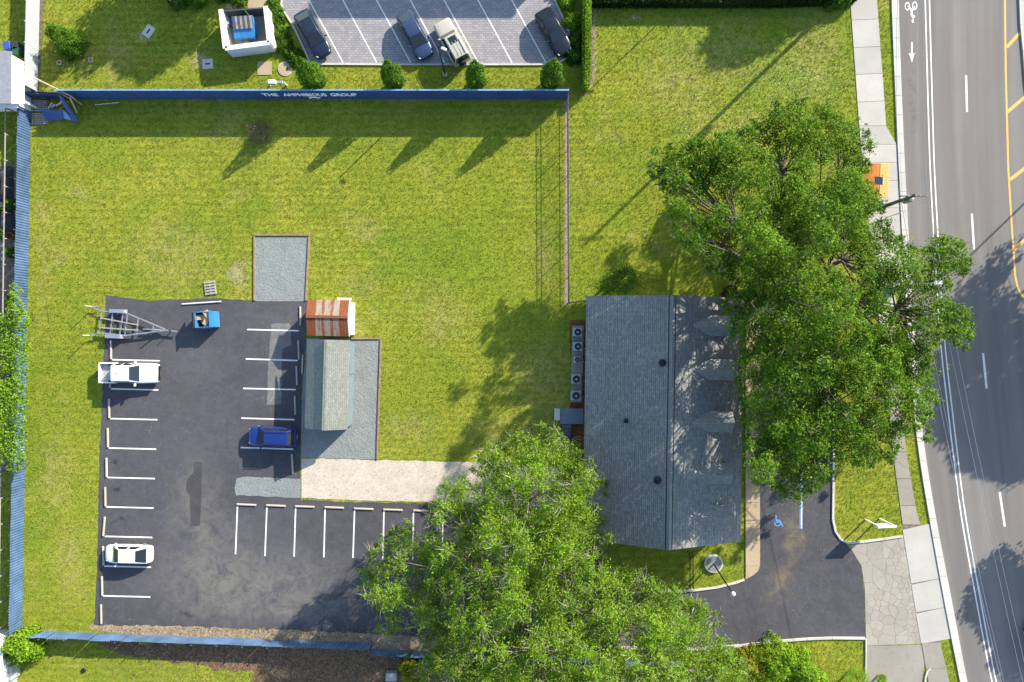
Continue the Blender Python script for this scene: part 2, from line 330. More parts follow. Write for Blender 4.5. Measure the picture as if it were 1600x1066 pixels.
MT['bush'] = leaf_mat('shrub_leaves', ((.025, .07, .006), (.06, .14, .010), (.10, .20, .016), (.15, .25, .03))); MT['lime'] = leaf_mat('lime_leaves', ((.08, .17, .010), (.15, .28, .014), (.20, .33, .02), (.26, .36, .05)))
MT['darkhedge'] = leaf_mat('dark_hedge_leaves', ((.012, .03, .005), (.022, .05, .008), (.035, .07, .010), (.05, .09, .015))); MT['yellowbush'] = leaf_mat('yellow_green_leaves', ((.12, .15, .01), (.20, .23, .015), (.26, .27, .02), (.30, .30, .04)))
MT['dry'] = leaf_mat('dry_twigs', ((.09, .07, .04), (.16, .12, .08), (.24, .19, .13), (.30, .25, .18)), .1)
def paint(name, col, metal=.3): n = N(name); return n.out(n.mix(n.ramp(n.noise(.9, 3, vec=n.obj()), [(.35, 0), (.7, .3)]), col, tuple(x*.8 for x in col)), .33, metal, None, .4, coat=.35)
MT['carwhite'] = paint('white_car_paint', (.74, .74, .73), 0); MT['carblue'] = paint('royal_blue_paint', (.012, .03, .17), .2); MT['carnavy'] = paint('slate_blue_paint', (.035, .06, .125), .3); MT['carink'] = paint('dark_navy_paint', (.014, .022, .045), .2); MT['carblack'] = paint('black_navy_paint', (.012, .016, .028), .3); MT['carbeige'] = paint('beige_paint', (.47, .43, .34), .2)
def glass(): n = N('car_glass'); return n.out((.012, .018, .022), .06, 0, None, .8)
MT['glass'] = glass(); MT['panel'] = plain('solar_cells', (.012, .02, .05), .2, 0, .6)
MT['red'] = plain('red_lens', (.30, .015, .01), .25); MT['lens'] = plain('clear_lens', (.62, .63, .62), .2)
MT['blueplastic'] = plain('bright_blue_steel', (.04, .20, .44), .45, var=.2); MT['card'] = plain('cardboard', (.42, .29, .17), .9); MT['orange'] = plain('orange_roof', (.55, .19, .03), .5, var=.15); MT['gold'] = plain('golden_roof', (.62, .34, .10), .5, var=.1)
def rust_mat():
    n = N('rusty_tin'); x = n.new('ShaderNodeObjectInfo').outputs['Random']
    g = n.mix(n.noise(2.5, 5, .7, vec=n.obj()), (.24, .205, .17), (.36, .315, .27)); r = n.mix(n.noise(3, 6, .7, vec=n.obj()), (.15, .045, .018), (.29, .105, .045))
    return g, r, n
def rust(name, amt):
    g, r, n = rust_mat(); n.m.name = name
    f = n.ramp(n.noise(1.6, 7, .75, vec=n.mapv(n.obj(), scale=(2.5, .55, 1))), [(.62 - amt*.5, 0), (.78 - amt*.5, 1)])
    return n.out(n.mix(f, g, r), .75, .25, n.bump(n.noise(25, 3), .2, .01), .3)
MT['rust'] = rust('rusty_sheet', .85); MT['tin'] = rust('grey_tin_sheet', .25); MT['rust2'] = rust('half_rusted_sheet', .5); MT['greyroof'] = plain('grey_metal_roof', (.24, .24, .26), .5, var=.2); MT['blueroofwall'] = plain('blue_grey_siding', (.15, .195, .235), .7, var=.15)
MT['wall'] = plain('stucco_wall', (.42, .42, .40), .85, var=.15, bump=.3); MT['trim'] = plain('white_trim', (.70, .70, .68), .6, var=.1); MT['lettering'] = plain('white_lettering', (.85, .85, .85), .6, var=.05)
MT['shade'] = plain('charcoal_sheet', (.03, .032, .036), .7); MT['tan'] = plain('tan_plastic', (.46, .37, .24), .7); MT['greenbin'] = plain('green_plastic', (.02, .09, .04), .5); MT['bluebin'] = plain('blue_plastic', (.03, .08, .32), .45)
MT['pvc'] = plain('pale_pipe', (.62, .60, .56), .5, var=.2)

# ------------------------------------------------------------------ setting: ground sheets
def struct(name, pts, mat, z, kind='structure', raw=False):
    o = B().sheet(pts if raw else px(pts), z).build(name, mat); o['kind'] = kind; return o
def ragged(pts, step=6, amp=1.2, seed=1):
    r = random.Random(seed); out = []
    for i in range(len(pts)):
        a, b = pts[i], pts[(i+1) % len(pts)]; L = math.hypot(b[0]-a[0], b[1]-a[1]); k = max(1, int(L/step))
        for j in range(k):
            t = j/k; out.append((a[0] + (b[0]-a[0])*t + (r.uniform(-amp, amp)), a[1] + (b[1]-a[1])*t + r.uniform(-amp, amp)))
    return out
struct('ground', [(-700, -700), (700, -700), (700, 700), (-700, 700)], MT['grass'], 0, raw=True)

LOT = [(166, 462), (180, 463), (200, 466), (222, 469), (245, 470), (270, 468), (300, 467), (345, 466), (397, 470), (481, 470), (478, 530), (472, 600), (470, 700), (469, 745), (470, 781), (560, 785), (745, 787), (820, 800), (905, 835), (950, 900), (985, 924), (1085, 922), (1120, 917), (1150, 910), (1175, 899), (1188, 882), (1187, 740), (1187, 470), (1240, 440), (1302, 470), (1301, 815), (1306, 833), (1322, 848), (1335, 868), (1345, 885), (1350, 920), (1352, 997), (1260, 1000), (1160, 1008), (1085, 1014), (985, 1010), (800, 1003), (650, 994), (582, 991), (400, 984), (250, 979), (147, 977), (150, 930), (153, 840), (155, 720), (160, 620), (163, 540)]
LOTR = ragged(LOT, 7, .9, 3)
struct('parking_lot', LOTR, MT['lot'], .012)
struct('repair_patch', ragged([(303, 722), (316, 722), (315, 780), (312, 822), (298, 822), (297, 775), (291, 765), (292, 750), (302, 738)], 5, .5), MT['patch'], .017)
struct('worn_patch', ragged([(424, 506), (453, 505), (456, 540), (441, 545), (439, 632), (417, 633), (419, 570)], 6, .8), MT['worn'], .017)
SHELL = ragged([(471, 716), (590, 719), (745, 722), (800, 724), (880, 728), (880, 795), (745, 786), (560, 782), (471, 778)], 6, .7, 5)
struct('shell_path', SHELL, MT['shell'], .024)
GR1 = [(399, 370), (482, 370), (477, 471), (399, 471)]; GR2 = [(480, 528), (594, 530), (588, 718), (471, 715), (471, 660), (473, 600)]; GR3 = ragged([(370, 747), (380, 745), (470, 748), (470, 778), (369, 774), (367, 762)], 6, .8, 8)
struct('gravel_pad', GR1, MT['gravel'], .03); struct('gravel_yard', GR2, MT['gravel'], .028); struct('gravel_strip', GR3, MT['gravel'], .029)
LITTER = ragged([(140, 977), (250, 978), (400, 983), (582, 990), (660, 996), (760, 1000), (760, 1030), (585, 1016), (400, 1000), (230, 993), (140, 984)], 6, 1.8, 4)
struct('leaf_litter_strip', LITTER, MT['litter'], .018)
DIRT_S = ragged([(150, 1003), (400, 1008), (580, 1015), (700, 1020), (1075, 1040), (1075, 1150), (300, 1150), (380, 1075), (400, 1052), (330, 1045), (270, 1032), (190, 1024)], 8, 4, 9)
struct('leafy_dirt', DIRT_S, MT['leafdirt'], .008)
DIRT_W = ragged([(-60, 262), (10, 256), (45, 260), (40, 560), (36, 735), (-60, 740)], 10, 2, 10)
struct('dirt_yard', DIRT_W, MT['dirt'], .008)
struct('mulch_bed', ragged([(890, 500), (915, 500), (913, 730), (880, 730), (878, 660), (893, 630)], 6, 1, 11), MT['mulch'], .010)
struct('mulch_strip', ragged([(62, -20), (72, -20), (61, 145), (55, 145)], 6, 1, 12), MT['dirt'], .010)
FS = ragged([(882, 158), (889, 158), (890, 478), (882, 478)], 5, 1.1, 13); struct('fence_line_soil', FS, MT['litter'], .009)
BED = ragged([(866, -20), (905, -20), (906, 145), (913, 145), (905, 82)], 7, 1.5, 14); struct('hedge_mulch', ragged([(926, -20), (932, -20), (932, 120), (916, 148), (908, 148), (925, 120)], 5, 1.5, 15), MT['litter'], .009)

# road
EDGE = [(1398, -180), (1403, 0), (1406, 100), (1413, 266), (1419, 375), (1428, 533), (1441, 688), (1459, 798), (1485, 932), (1510, 1065), (1545, 1230)]
INNER = [(1387, -180), (1392, 0), (1396, 100), (1403, 266), (1409, 375), (1418, 533), (1431, 688), (1449, 798), (1473, 932), (1499, 1065), (1534, 1230)]
struct('road', EDGE + [(2000, 1230), (2000, -180)], MT['road'], .004)
def along(pl, y):
    for (x0, y0), (x1, y1) in zip(pl, pl[1:]):
        if y0 <= y <= y1: return x0 + (x1-x0)*(y-y0)/(y1-y0)
def smooth_pl(pl, step=30):
    out = []
    ys = np.arange(pl[0][1], pl[-1][1] + 1, step); a = np.array(pl)
    # gentle smoothing of the polyline
    xs = np.interp(ys, a[:, 1], a[:, 0]); k = np.array([.25, .5, .25])
    for _ in range(3): xs[1:-1] = np.convolve(xs, k, 'valid')
    return [(float(x), float(y)) for x, y in zip(xs, ys)]
EDGE_S, INNER_S = smooth_pl(EDGE), smooth_pl(INNER)
def kerb(name, label_kind, pts_a, pts_b, z=.13, mat='kerb'):
    """kerb made of stones between two polylines (photo plan)"""
    root = thing(name, None, None, (0, 0, 0)); root['kind'] = 'structure'
    for i in range(len(pts_a) - 1):
        a0, a1, b0, b1 = (Vector(q) for q in (pts_a[i], pts_a[i+1], pts_b[i], pts_b[i+1]))
        g = .25 / max(1, (a1-a0).length)
        q = [a0.lerp(a1, g), a0.lerp(a1, 1-g), b0.lerp(b1, 1-g), b0.lerp(b1, g)]
        B().prism(px([(v.x, v.y) for v in q]), .0, z).build('kerbstone', MT[mat], root)
    return root
kerb('road_kerb', '', INNER_S, EDGE_S, .12)
# gutter pan
def offset_pl(pl, d):
    out = []
    for i, p in enumerate(pl):
        a = Vector(pl[max(0, i-1)]); b = Vector(pl[min(len(pl)-1, i+1)]); t = (b-a).normalized(); nrm = Vector((t.y, -t.x)); out.append((p[0] + nrm.x*d, p[1] + nrm.y*d))
    return out
def strip(pl, w, z, name, mat, parent=None):
    a, c = offset_pl(pl, -w/2), offset_pl(pl, w/2); b = B()
    for i in range(len(pl)-1): b.sheet(px([a[i], a[i+1], c[i+1], c[i]]), z)
    return b.build(name, MT[mat], parent)

# sidewalks: slabs one by one
walk = thing('sidewalk', None, None); walk['kind'] = 'structure'
def slab(name, pts, mat, parent, z=.05, gap=.45):
    c = Vector((sum(p[0] for p in pts)/len(pts), sum(p[1] for p in pts)/len(pts)))
    q = []
    for p in pts:
        v = Vector(p); d = (v - c); L = d.length; q.append(c + d * (1 - gap/max(L, 1)))
    return B().prism(px([(v.x, v.y) for v in q]), 0.002, z).build(name, MT[mat], parent, bevel=0)
WL = [(1316, -180), (1328, 0), (1342, 200), (1362, 400), (1380, 560), (1397, 725), (1412, 836), (1437, 990), (1450, 1066), (1480, 1230)]
WR = [(1358, -180), (1370, 0), (1384, 190), (1396, 400), (1404, 560), (1414, 695), (1430, 790), (1437, 815), (1468, 1000), (1484, 1066), (1512, 1230)]
joints = [-180, -138, -96, -53, -10, 32, 75, 117, 160, 197, 226, 254, 282, 325, 368, 410, 452, 495, 538, 580, 622, 664, 706, 748, 790, 820]
struct('sidewalk_bed', [(along(WL, y), y) for y in range(-180, 1231, 30)] + [(along(WR, y), y) for y in range(1230, -181, -30)], MT['crack'], .006)
for a, b in zip(joints, joints[1:]):
    xr0, xr1 = along(WR, a), along(WR, b)
    if 226 <= a < 452: xr0, xr1 = along(INNER, a) - .5, along(INNER, b) - .5
    elif a == 197: xr1 = along(INNER, b) - .5
    slab('paving_slab', [(along(WL, a), a), (xr0, a + (-2 if a < 190 else 0)), (xr1, b + (-2 if b < 190 else 0)), (along(WL, b), b)], 'walk' if b < 600 else 'oldwalk', walk)
for a, b in ((820, 906), (906, 951), (951, 1000)):
    slab('paving_slab', [(along(WL, a), a+8), (along(INNER, a), a-2), (along(INNER, b), b-2), (along(WL, b), b+6)], 'walk', walk, .045)
for a, b in ((1004, 1045), (1045, 1090), (1090, 1135), (1135, 1180), (1180, 1228)):
    slab('paving_slab', [(along(WL, a), a), (along(WR, a), a), (along(WR, b), b), (along(WL, b), b)], 'oldwalk', walk)

# cracked concrete apron between lot and sidewalk: the broken pieces
def clip(poly, n, d):
    out = []
    for i in range(len(poly)):
        a, b = poly[i], poly[(i+1) % len(poly)]; da, db = a.dot(n) - d, b.dot(n) - d
        if da <= 0: out.append(a)
        if (da < 0 < db) or (db < 0 < da): out.append(a.lerp(b, da/(da-db)))
    return out
APRON = [(1326, 852), (1411, 838), (1441, 1006), (1353, 1009), (1351, 920), (1346, 885)]
struct('apron_bed', APRON, MT['crack'], .014)
apron = thing('driveway_apron', None, None); apron['kind'] = 'structure'
seeds = [Vector((x, y)) for x, y in ((1345, 855), (1385, 862), (1368, 895), (1405, 858), (1362, 925), (1385, 915), (1368, 958), (1420, 990), (1362, 998), (1382, 998), (1372, 980))]
rr = random.Random(5)
while len(seeds) < 130:
    q = Vector((rr.uniform(1330, 1442), rr.uniform(848, 1005))); band = (q.x - along(WL, q.y))
    if rr.random() < (.9 if -26 < band < 0 or (930 < q.y < 960) else .05) and min((q-s_).length for s_ in seeds) > (2.6 if band > -26 else 5): seeds.append(q)
base_poly = [Vector(p) for p in APRON]
for s_ in seeds:
    cell = base_poly[:]
    for o_ in seeds:
        if o_ is s_: continue
        n_ = (o_ - s_); cell = clip(cell, n_, n_.dot((s_+o_)/2))
        if not cell: break
    if len(cell) < 3: continue
    c = sum(cell, Vector((0, 0)))/len(cell); cell = [c + (v-c)*(1 - rr.uniform(.16, .36)/max((v-c).length, 1)) for v in cell]
    if abs(sum(cell[i].x*cell[(i+1) % len(cell)].y - cell[(i+1) % len(cell)].x*cell[i].y for i in range(len(cell)))) < 2: continue
    B().prism(px([(v.x, v.y) for v in cell]), .013, .0205 + rr.uniform(0, .004)).build('concrete_piece', MT['apron'], apron)
struct('south_driveway', [(1353, 1010), (1441, 1007), (1446, 1030), (1442, 1050), (1440, 1230), (1345, 1230), (1352, 1100)], MT['oldwalk'], .014)

# kerbs of the front drive
def line_kerb(name, pl, w=3.2, z=.13):
    return kerb(name, '', offset_pl(pl, -w/2), offset_pl(pl, w/2), z)
line_kerb('island_kerb', [(1302.5, 470), (1302.5, 520), (1302.5, 570), (1302, 620), (1302, 670), (1302, 720), (1301.5, 770), (1301, 812), (1305, 830), (1313, 842), (1323, 848.5), (1350, 846), (1380, 842), (1410, 837.5)])
line_kerb('drive_kerb', [(985, 925.5), (1035, 924.5), (1085, 922), (1120, 917.5), (1150, 910), (1163, 905)])
line_kerb('south_kerb', [(800, 1005), (850, 1007), (900, 1010), (985, 1012), (1040, 1014), (1090, 1014), (1125, 1011), (1160, 1008), (1210, 1002), (1260, 998), (1300, 996.5), (1351, 997)], 3.6)
line_kerb('driveway_kerb', [(1352.5, 998), (1352.5, 1020), (1352, 1050), (1351, 1080), (1350, 1120)], 2)
line_kerb('verge_kerb', [(1448, 1230), (1444, 1100), (1445, 1060), (1448, 1048), (1453, 1044)], 2.5)
tw = thing('front_walkway', None, None); tw['kind'] = 'structure'
ys = [470, 530, 590, 650, 700, 745, 785, 818, 848, 884]
for a, b in zip(ys, ys[1:]): slab('walk_slab', [(1164.5, a), (1187, a), (1187, b), (1164.5, b)], 'tanwalk', tw, .10, .25)
slab('walk_slab', [(1164.5, 884), (1187, 884), (1184, 892), (1176, 899), (1164.5, 905)], 'tanwalk', tw, .10, .25)

# paver lot of the neighbour
PAV = [(438, -150), (440, 12), (458, 40), (486, 100), (868, 100), (903, 80), (864, -5), (862, -150)]
struct('paver_lot', PAV, MT['paver'], .012)
line_kerb('paver_lot_kerb', [(438, -60), (440, 12), (458, 40), (472, 70), (486, 101), (540, 101), (600, 101.5), (660, 101.5), (720, 101.5), (780, 101.5), (830, 101.5), (868, 101), (886, 91), (904, 80), (894, 58), (880, 30), (865, -3), (858, -10), (850, -60)], 2.6, .13)
struct('service_walk', [(354, -60), (438, -60), (438, 8), (404, 12), (354, 14)], MT['tanwalk'], .012)

# painted markings (flat paint on the paving)
mk = thing('parking_markings', None, None); mk['kind'] = 'structure'
def mline(p, q, w, z, mat='white_paint', parent=mk, name='painted_line'):
    B().bar(P(*p, z), P(*q, z), w, .003).build(name, MT[mat], parent)
for y0, x0, x1 in ((563, 175, 249.5), (608.5, 173.5, 247.5), (655, 172, 246), (701, 170, 244), (747, 168, 242), (793, 166, 240), (839, 164, 238), (885.5, 163, 236), (932, 161, 235)): mline((x0, y0-.8), (x1, y0+1), .13, .019)
for (a, b, c, d) in ((386, 515, 467, 517), (384, 561, 465, 563.5), (380, 607, 462, 609), (377, 653.5, 460, 656), (376, 699.5, 458, 702)): mline((a, b), (c, d), .13, .024)
for (a, b, c, d) in ((371, 791, 368, 866), (417, 792, 414, 869), (462, 793, 459.5, 870), (508, 795, 506, 871), (554, 797, 551.5, 872), (600, 798, 598, 874), (646, 799, 645, 875), (692, 801, 691, 876)): mline((a, b), (c, d), .13, .019)
for i in range(-1, 7): x0 = 482 + 52.8*i; (mline((x0 - 33, -62), (x0 + 54, 98), .12, .018, parent=mk) if i >= 0 else None)
for (x0, y0, y1) in ((1253, 560, 620), (1253, 640, 700), (1253, 720, 826)): mline((x0, y0), (x0-.5, y1), .13, .019); mline((x0-2.4, y0), (x0-2.9, y1), .10, .019, 'blue_paint')
rm = thing('road_markings', None, None); rm['kind'] = 'structure'
D1 = smooth_pl([(1441, -180), (1445.5, 0), (1453, 266), (1468.5, 533), (1500, 800), (1549, 1066), (1590, 1230)]); D2 = [(x + 6.6, y) for x, y in D1]
strip(D1, 2.1, .010, 'painted_line', 'white_paint', rm); strip(D2, 2.1, .010, 'painted_line', 'white_paint', rm)
for a, b in (((1507, -98), (1508, -42)), ((1509.5, 118), (1511, 175)), ((1518.5, 334), (1522, 390)), ((1536, 552), (1541.5, 607)), ((1562, 769), (1570, 823)), ((1600, 985), (1612, 1040))): mline(a, b, .2, .0105, parent=rm)
YL = [(1569, -180), (1570, 0), (1571.5, 120), (1575.5, 266), (1580, 340), (1586, 430), (1589, 445), (1594, 458), (1602, 468), (1620, 476)]
strip(YL, 3.0, .010, 'painted_line', 'yellow_paint', rm)
for a, b in (((1572, -25), (1596, -46)), ((1573, 74), (1594, 51)), ((1574, 175), (1606, 148)), ((1578, 281), (1608, 258)), ((1584, 390), (1612, 366))): mline(a, b, .30, .0115, 'yellow_paint', rm)
b = B()   # bicycle symbol and arrow, read from the oncoming side
def ring(b, c, r0, r1, z, n=18, a0=0, a1=2*math.pi, sy=1.0):
    for k in range(n):
        t0, t1 = a0 + (a1-a0)*k/n, a0 + (a1-a0)*(k+1)/n
        b.sheet([(c.x + r*math.cos(t), c.y + r*math.sin(t)*sy) for r, t in ((r0, t0), (r1, t0), (r1, t1), (r0, t1))], z)
ring(b, P(1417.8, 10), .17, .25, .010, sy=1.6); ring(b, P(1429.2, 9), .17, .25, .010, sy=1.6); 
for q in ([(1418, 10), (1423, 15), (1424.4, 14), (1419.2, 9)], [(1429, 9), (1424, 18), (1425.6, 19), (1430, 10)], [(1421.5, 14), (1424, 24), (1427, 25), (1424.5, 13)], [(1422, 22), (1426, 29), (1429, 27), (1425.5, 21)], [(1425.5, 28), (1428.5, 24), (1430, 25.5), (1427, 30)]): b.sheet(px(q), .0105 + .0006*len(b.f) / 40)
ring(b, P(1426.2, 33), 0, .12, .0125, sy=1.5); b.build('bicycle_symbol', MT['white_paint'], rm)
B().sheet(px([(1423.6, 66), (1426, 66), (1426, 85), (1429.3, 82.5), (1424.9, 98), (1419.6, 82.5), (1423.2, 85)]), .010).build('arrow_symbol', MT['white_paint'], rm)
b = B(); c = P(1215, 817)   # wheelchair symbol
ring(b, c, .24, .34, .018, 16, R(-200), R(60)); ring(b, c + Vector((-.15, .62, 0)), 0, .10, .018, 10)
for q in ([(-.22, .45), (-.08, .45), (0, .02), (-.14, .02)], [(-.14, .02), (.3, .02), (.3, .14), (-.12, .14)], [(.24, .05), (.42, -.38), (.54, -.34), (.36, .08)], [(-.2, .3), (.18, .3), (.18, .2), (-.18, .2)]): b.sheet([(c.x + u, c.y + v) for u, v in q], .0185 + len(b.f)*1e-5)
b.build('wheelchair_symbol', MT['blue_paint'], mk)
# far median
struct('median', [(1594, -180), (1594, 20), (1597, 60), (1603, 130), (1615, 200), (1650, 200), (1650, -180)], MT['walk'], .12)
line_kerb('median_kerb', [(1592, -180), (1592, -90), (1592.5, 0), (1594, 40), (1598, 80), (1602, 130), (1612, 200)], 2.4, .14)

# ------------------------------------------------------------------ fences
def panel_mesh(name, L, h, ribs, depth, mat, z0=.005):
    v, f = [], []; n = ribs*4
    for k in range(n+1):
        x = L*k/n; d = depth if (k % 4) in (1, 2) else 0
        v += [(x, d, z0), (x, d, z0+h)]
    for k in range(n): f.append((2*k, 2*k+2, 2*k+3, 2*k+1))
    m = len(v); v += [(x, y - .012, z) for x, y, z in v]; f += [tuple(i + m for i in q)[::-1] for q in f]
    f += [(0, 1, m+1, m), (2*n, m+2*n, m+2*n+1, 2*n+1)]
    for k in range(n): f += [(2*k+1, 2*k+3, m+2*k+3, m+2*k+1)]
    me = bpy.data.meshes.new(name); me.from_pydata(v, [], f); me.update(); me.materials.append(MT[mat]); return me
def panel_fence(label, a, b, h, wid, ribs, depth, mat, rail, cap=None, posts=2.4, wob=0.0, flip=False, group=None):
    A, Bv = P(*a), P(*b); d = Bv - A; L = d.length; ang = math.atan2(d.y, d.x); n = max(1, round(L/wid)); w = L/n
    root = thing('metal_fence', label, 'fence', A, ang, group); me = panel_mesh('fence_panel', w - .012, h, ribs, depth, mat)
    r_ = random.Random(int(a[0]*7+a[1]))
    for i in range(n):
        o = share('fence_panel', me, root, (i*w + .006, r_.uniform(-wob, wob), r_.uniform(-wob, wob)*.6)); o.rotation_euler = (r_.uniform(-wob, wob)*.6, 0, 0)
    s = 1 if flip else -1
    for z in (.35, h - .25): B().bar((0, s*.07, z), (L, s*.07, z), .05, .09).build('rail', MT[rail], root)
    k = max(1, round(L/posts)); pm = B().box((0, 0, (h+.05)/2), (.09, .09, h + .05)).build('post', MT[rail], root); pm.location = (0, s*.15, 0)
    for i in range(1, k+1): share('post', pm.data, root, (L*i/k, s*.15, 0))
    if cap:
        for i in range(n): B().box((i*w + w/2, .01, h + .045), (w - .02, .13, .07)).build('cap', MT[cap], root)
    return root, L
panel_fence('ribbed blue metal fence along the left edge of the lawn', (35, 983), (48.5, 170), 1.75, 1.0, 4, .045, 'bluefence', 'steel', wob=.02, flip=True)
panel_fence('ribbed blue metal fence below the parking lot and leaf litter', (38, 985), (582, 1005), 1.52, 1.0, 4, .045, 'bluefence', 'steel', wob=.045)
panel_fence('lower run of blue metal fence mostly hidden under the light green tree', (582, 1014), (1078, 1036), 1.4, 1.0, 4, .04, 'bluefence', 'steel', wob=.03)
panel_fence('short dark blue fence stub in the shaded top left corner of the lawn', (46, 153), (110, 155), 1.75, 1.0, 4, .03, 'navyfence', 'steel')
fr, FL = panel_fence('smooth navy fence with light blue cap and white lettering above the lawn', (111, 155), (886, 155), 2.28, 2.36, 1, .006, 'navyfence', 'steel', 'bluecap', flip=True)
def text_mesh(body, size, name, mat, parent, loc, rot, sx=1.0):
    cu = bpy.data.curves.new(name, 'FONT'); cu.body = body; cu.size = size; cu.extrude = .008; cu.align_x = 'LEFT'; cu.offset = .028
    t = bpy.data.objects.new('tmp', cu); COL.objects.link(t); dg = bpy.context.evaluated_depsgraph_get()
    me = bpy.data.meshes.new_from_object(t.evaluated_get(dg)); bpy.data.objects.remove(t)
    xs = [v.co.x for v in me.vertices]; w = max(xs) - min(xs)
    for v in me.vertices: v.co.x = (v.co.x - min(xs))*sx/w
    me.materials.clear(); me.materials.append(MT[mat]); o = bpy.data.objects.new(name, me); COL.objects.link(o); o.parent = parent; o.location = loc; o.rotation_euler = rot; return o
XT = lambda p: (P(p, 155) - P(111, 155)).x
for wd, a, c_ in (('THE', 420, 444.5), ('AMPHIBIOUS', 452, 520), ('GROUP', 526, 567)):
    text_mesh(wd, .95, 'lettering', 'lettering', fr, (XT(a)*.985 + .12, -.045, .95), (R(90), 0, 0), (c_-a)/16.41*.985)
b = B(); cx = XT(498)*.985   # small emblem below the words
for q in ([(-.5, .62), (-.1, .78), (.3, .7), (.5, .5), (.25, .42), (-.15, .45)], [(-.42, .45), (-.2, .5), (-.3, .25), (-.45, .3)], [(.2, .45), (.42, .42), (.55, .2), (.3, .25)], [(.45, .62), (.7, .66), (.72, .52), (.5, .5)]):
    b.add([(cx + u, -.03, v) for u, v in q] + [(cx + u, -.042, v) for u, v in q], [tuple(range(len(q), 2*len(q))), tuple(range(len(q)))[::-1]] + [(i, (i+1) % len(q), len(q) + (i+1) % len(q), len(q)+i) for i in range(len(q))])
b.build('emblem', MT['lettering'], fr)
# pale fence north of it
A, Bv = P(59, 143), P(64, -80); d = Bv - A; L = d.length
vf = thing('vinyl_fence', 'pale grey smooth panel fence at the top left beside dark mulch', 'fence', A, math.atan2(d.y, d.x)); n = round(L/1.83); w = L/n
vm = B().box((w/2, 0, .93), (w - .035, .06, 1.75)).build('fence_panel', MT['whitevinyl'], vf).data
pmz = B().box((0, 0, .97), (.10, .075, 1.94)).build('post', MT['whitevinyl'], vf).data
for i in range(n):
    if i: share('fence_panel', vm, vf, (i*w, 0, 0)); 
    share('post', pmz, vf, ((i+1)*w, .0, 0))
# chain link fence
def chain_fence(label, a, b, h, npost):
    A, Bv = P(*a), P(*b); d = Bv - A; L = d.length; root = thing('chain_link_fence', label, 'fence', A, math.atan2(d.y, d.x))
    pm = B().lathe((0, 0, 0), [(.038, 0), (.038, h+.06), (.05, h+.07), (.02, h+.12)], 8).build('post', MT['steel'], root).data
    for i in range(1, npost): share('post', pm, root, (L*i/(npost-1), 0, 0))
    for z in (h, h-.28, .45): B().tube([(0, 0, z), (L, 0, z)], .026, 6).build('rail', MT['steel'], root)
    b_ = B(); s = .13
    for k in range(int((L+h)/s)):
        for sg in (1, -1):
            x0 = k*s; x1 = x0 - h; z0, z1 = .05, h
            if x1 < 0: z1 = z0 + (h-z0)*(x0/h); x1 = 0
            if x0 > L: z0 = .05 + (h-.05)*((x0-L)/h); x0_ = L
            else: x0_ = x0
            if z1 - z0 < .02: continue
            p, q = (x0_, .0, z0), (x1, .0, z1)
            if sg < 0: p, q = (L - x0_, .004, z0), (L - x1, .004, z1)
            b_.tube([p, q], .0045, 3, False)
    b_.build('wire_mesh', MT['steel'], root); return root
chain_fence('long dark chain link fence dividing the two lawns', (885.5, 157), (887, 474), 1.85, 9)
chain_fence('short chain link gate between the long fence and the grey roofed building', (888, 474.5), (914, 471), 1.85, 3)

# ------------------------------------------------------------------ main building
bc = P(1036.7, 654.5, 3); bld = thing('office_building', 'long office building with slate grey shingle gable roof and five dormers', 'building', (bc.x, bc.y, 0), R(-.9))
HX, HY, ZE, ZR = 7.15, 11.05, 3.0, 5.9; sl = (ZR-ZE)/HX
wl = B().box((0, 0, 1.45), (2*HX-1, 2*HY-.9, 2.9)); wl.add([(-HX+.5, s*(HY-.45), 2.9) for s in (-1, 1)] + [(HX-.5, s*(HY-.45), 2.9) for s in (-1, 1)] + [(0, s*(HY-.45), ZR-.25) for s in (-1, 1)], [(0, 2, 4), (3, 1, 5), (0, 4, 5, 1), (2, 3, 5, 4)])
wl.build('wall', MT['wall'], bld)
def slope(s): # roof slab on one side
    t = .14
    v = [(0, -HY, ZR), (0, HY, ZR), (s*HX, HY, ZE), (s*HX, -HY, ZE)]; v += [(x, y, z-t) for x, y, z in v]
    f = [(0, 1, 2, 3), (7, 6, 5, 4), (0, 4, 5, 1), (1, 5, 6, 2), (2, 6, 7, 3), (3, 7, 4, 0)]
    if s > 0: f = [q[::-1] for q in f]
    return B().add(v, f)
roofs = []
for s in (-1, 1):
    ro = slope(s).build('roof', MT['shingle'], bld); roofs.append(ro)
    B().box((s*(HX+.012), 0, ZE-.14), (.03, 2*HY-.02, .2)).build('fascia', MT['steel'], bld)
# shingle courses as thin real steps on the slopes
for s in (-1, 1):
    b = B(); k = 0; x = .30
    while x < HX - .1:
        z = ZR - sl*x; b.add([(s*(x), -HY+.01, z+.004), (s*(x), HY-.01, z+.004), (s*(x+.03), HY-.01, z+.006), (s*(x+.03), -HY+.01, z+.006), (s*(x+.034), HY-.01, z-.016), (s*(x+.034), -HY+.01, z-.016)], [(0, 1, 2, 3) if s < 0 else (3, 2, 1, 0), (3, 2, 4, 5) if s < 0 else (5, 4, 2, 3)]); x += .32
    o = b.build('shingle_course', MT['shingle'], roofs[0 if s < 0 else 1]); o['kind'] = 'stuff'
rc = B().add([(-.24, 0, -.075), (0, 0, .03), (.24, 0, -.075), (-.24, .19, -.055), (0, .19, .05), (.24, .19, -.055), (-.24, .19, -.085), (0, .19, .02), (.24, .19, -.085)], [(0, 1, 4, 3), (1, 2, 5, 4), (3, 4, 7, 6), (4, 5, 8, 7)]).build('ridge_shingle', MT['shingle2'], bld); rc.location = (0, -HY, ZR + .01)
for i in range(1, int(2*HY/.19)): share('ridge_shingle', rc.data, bld, (0, -HY + i*.19, ZR+.01))
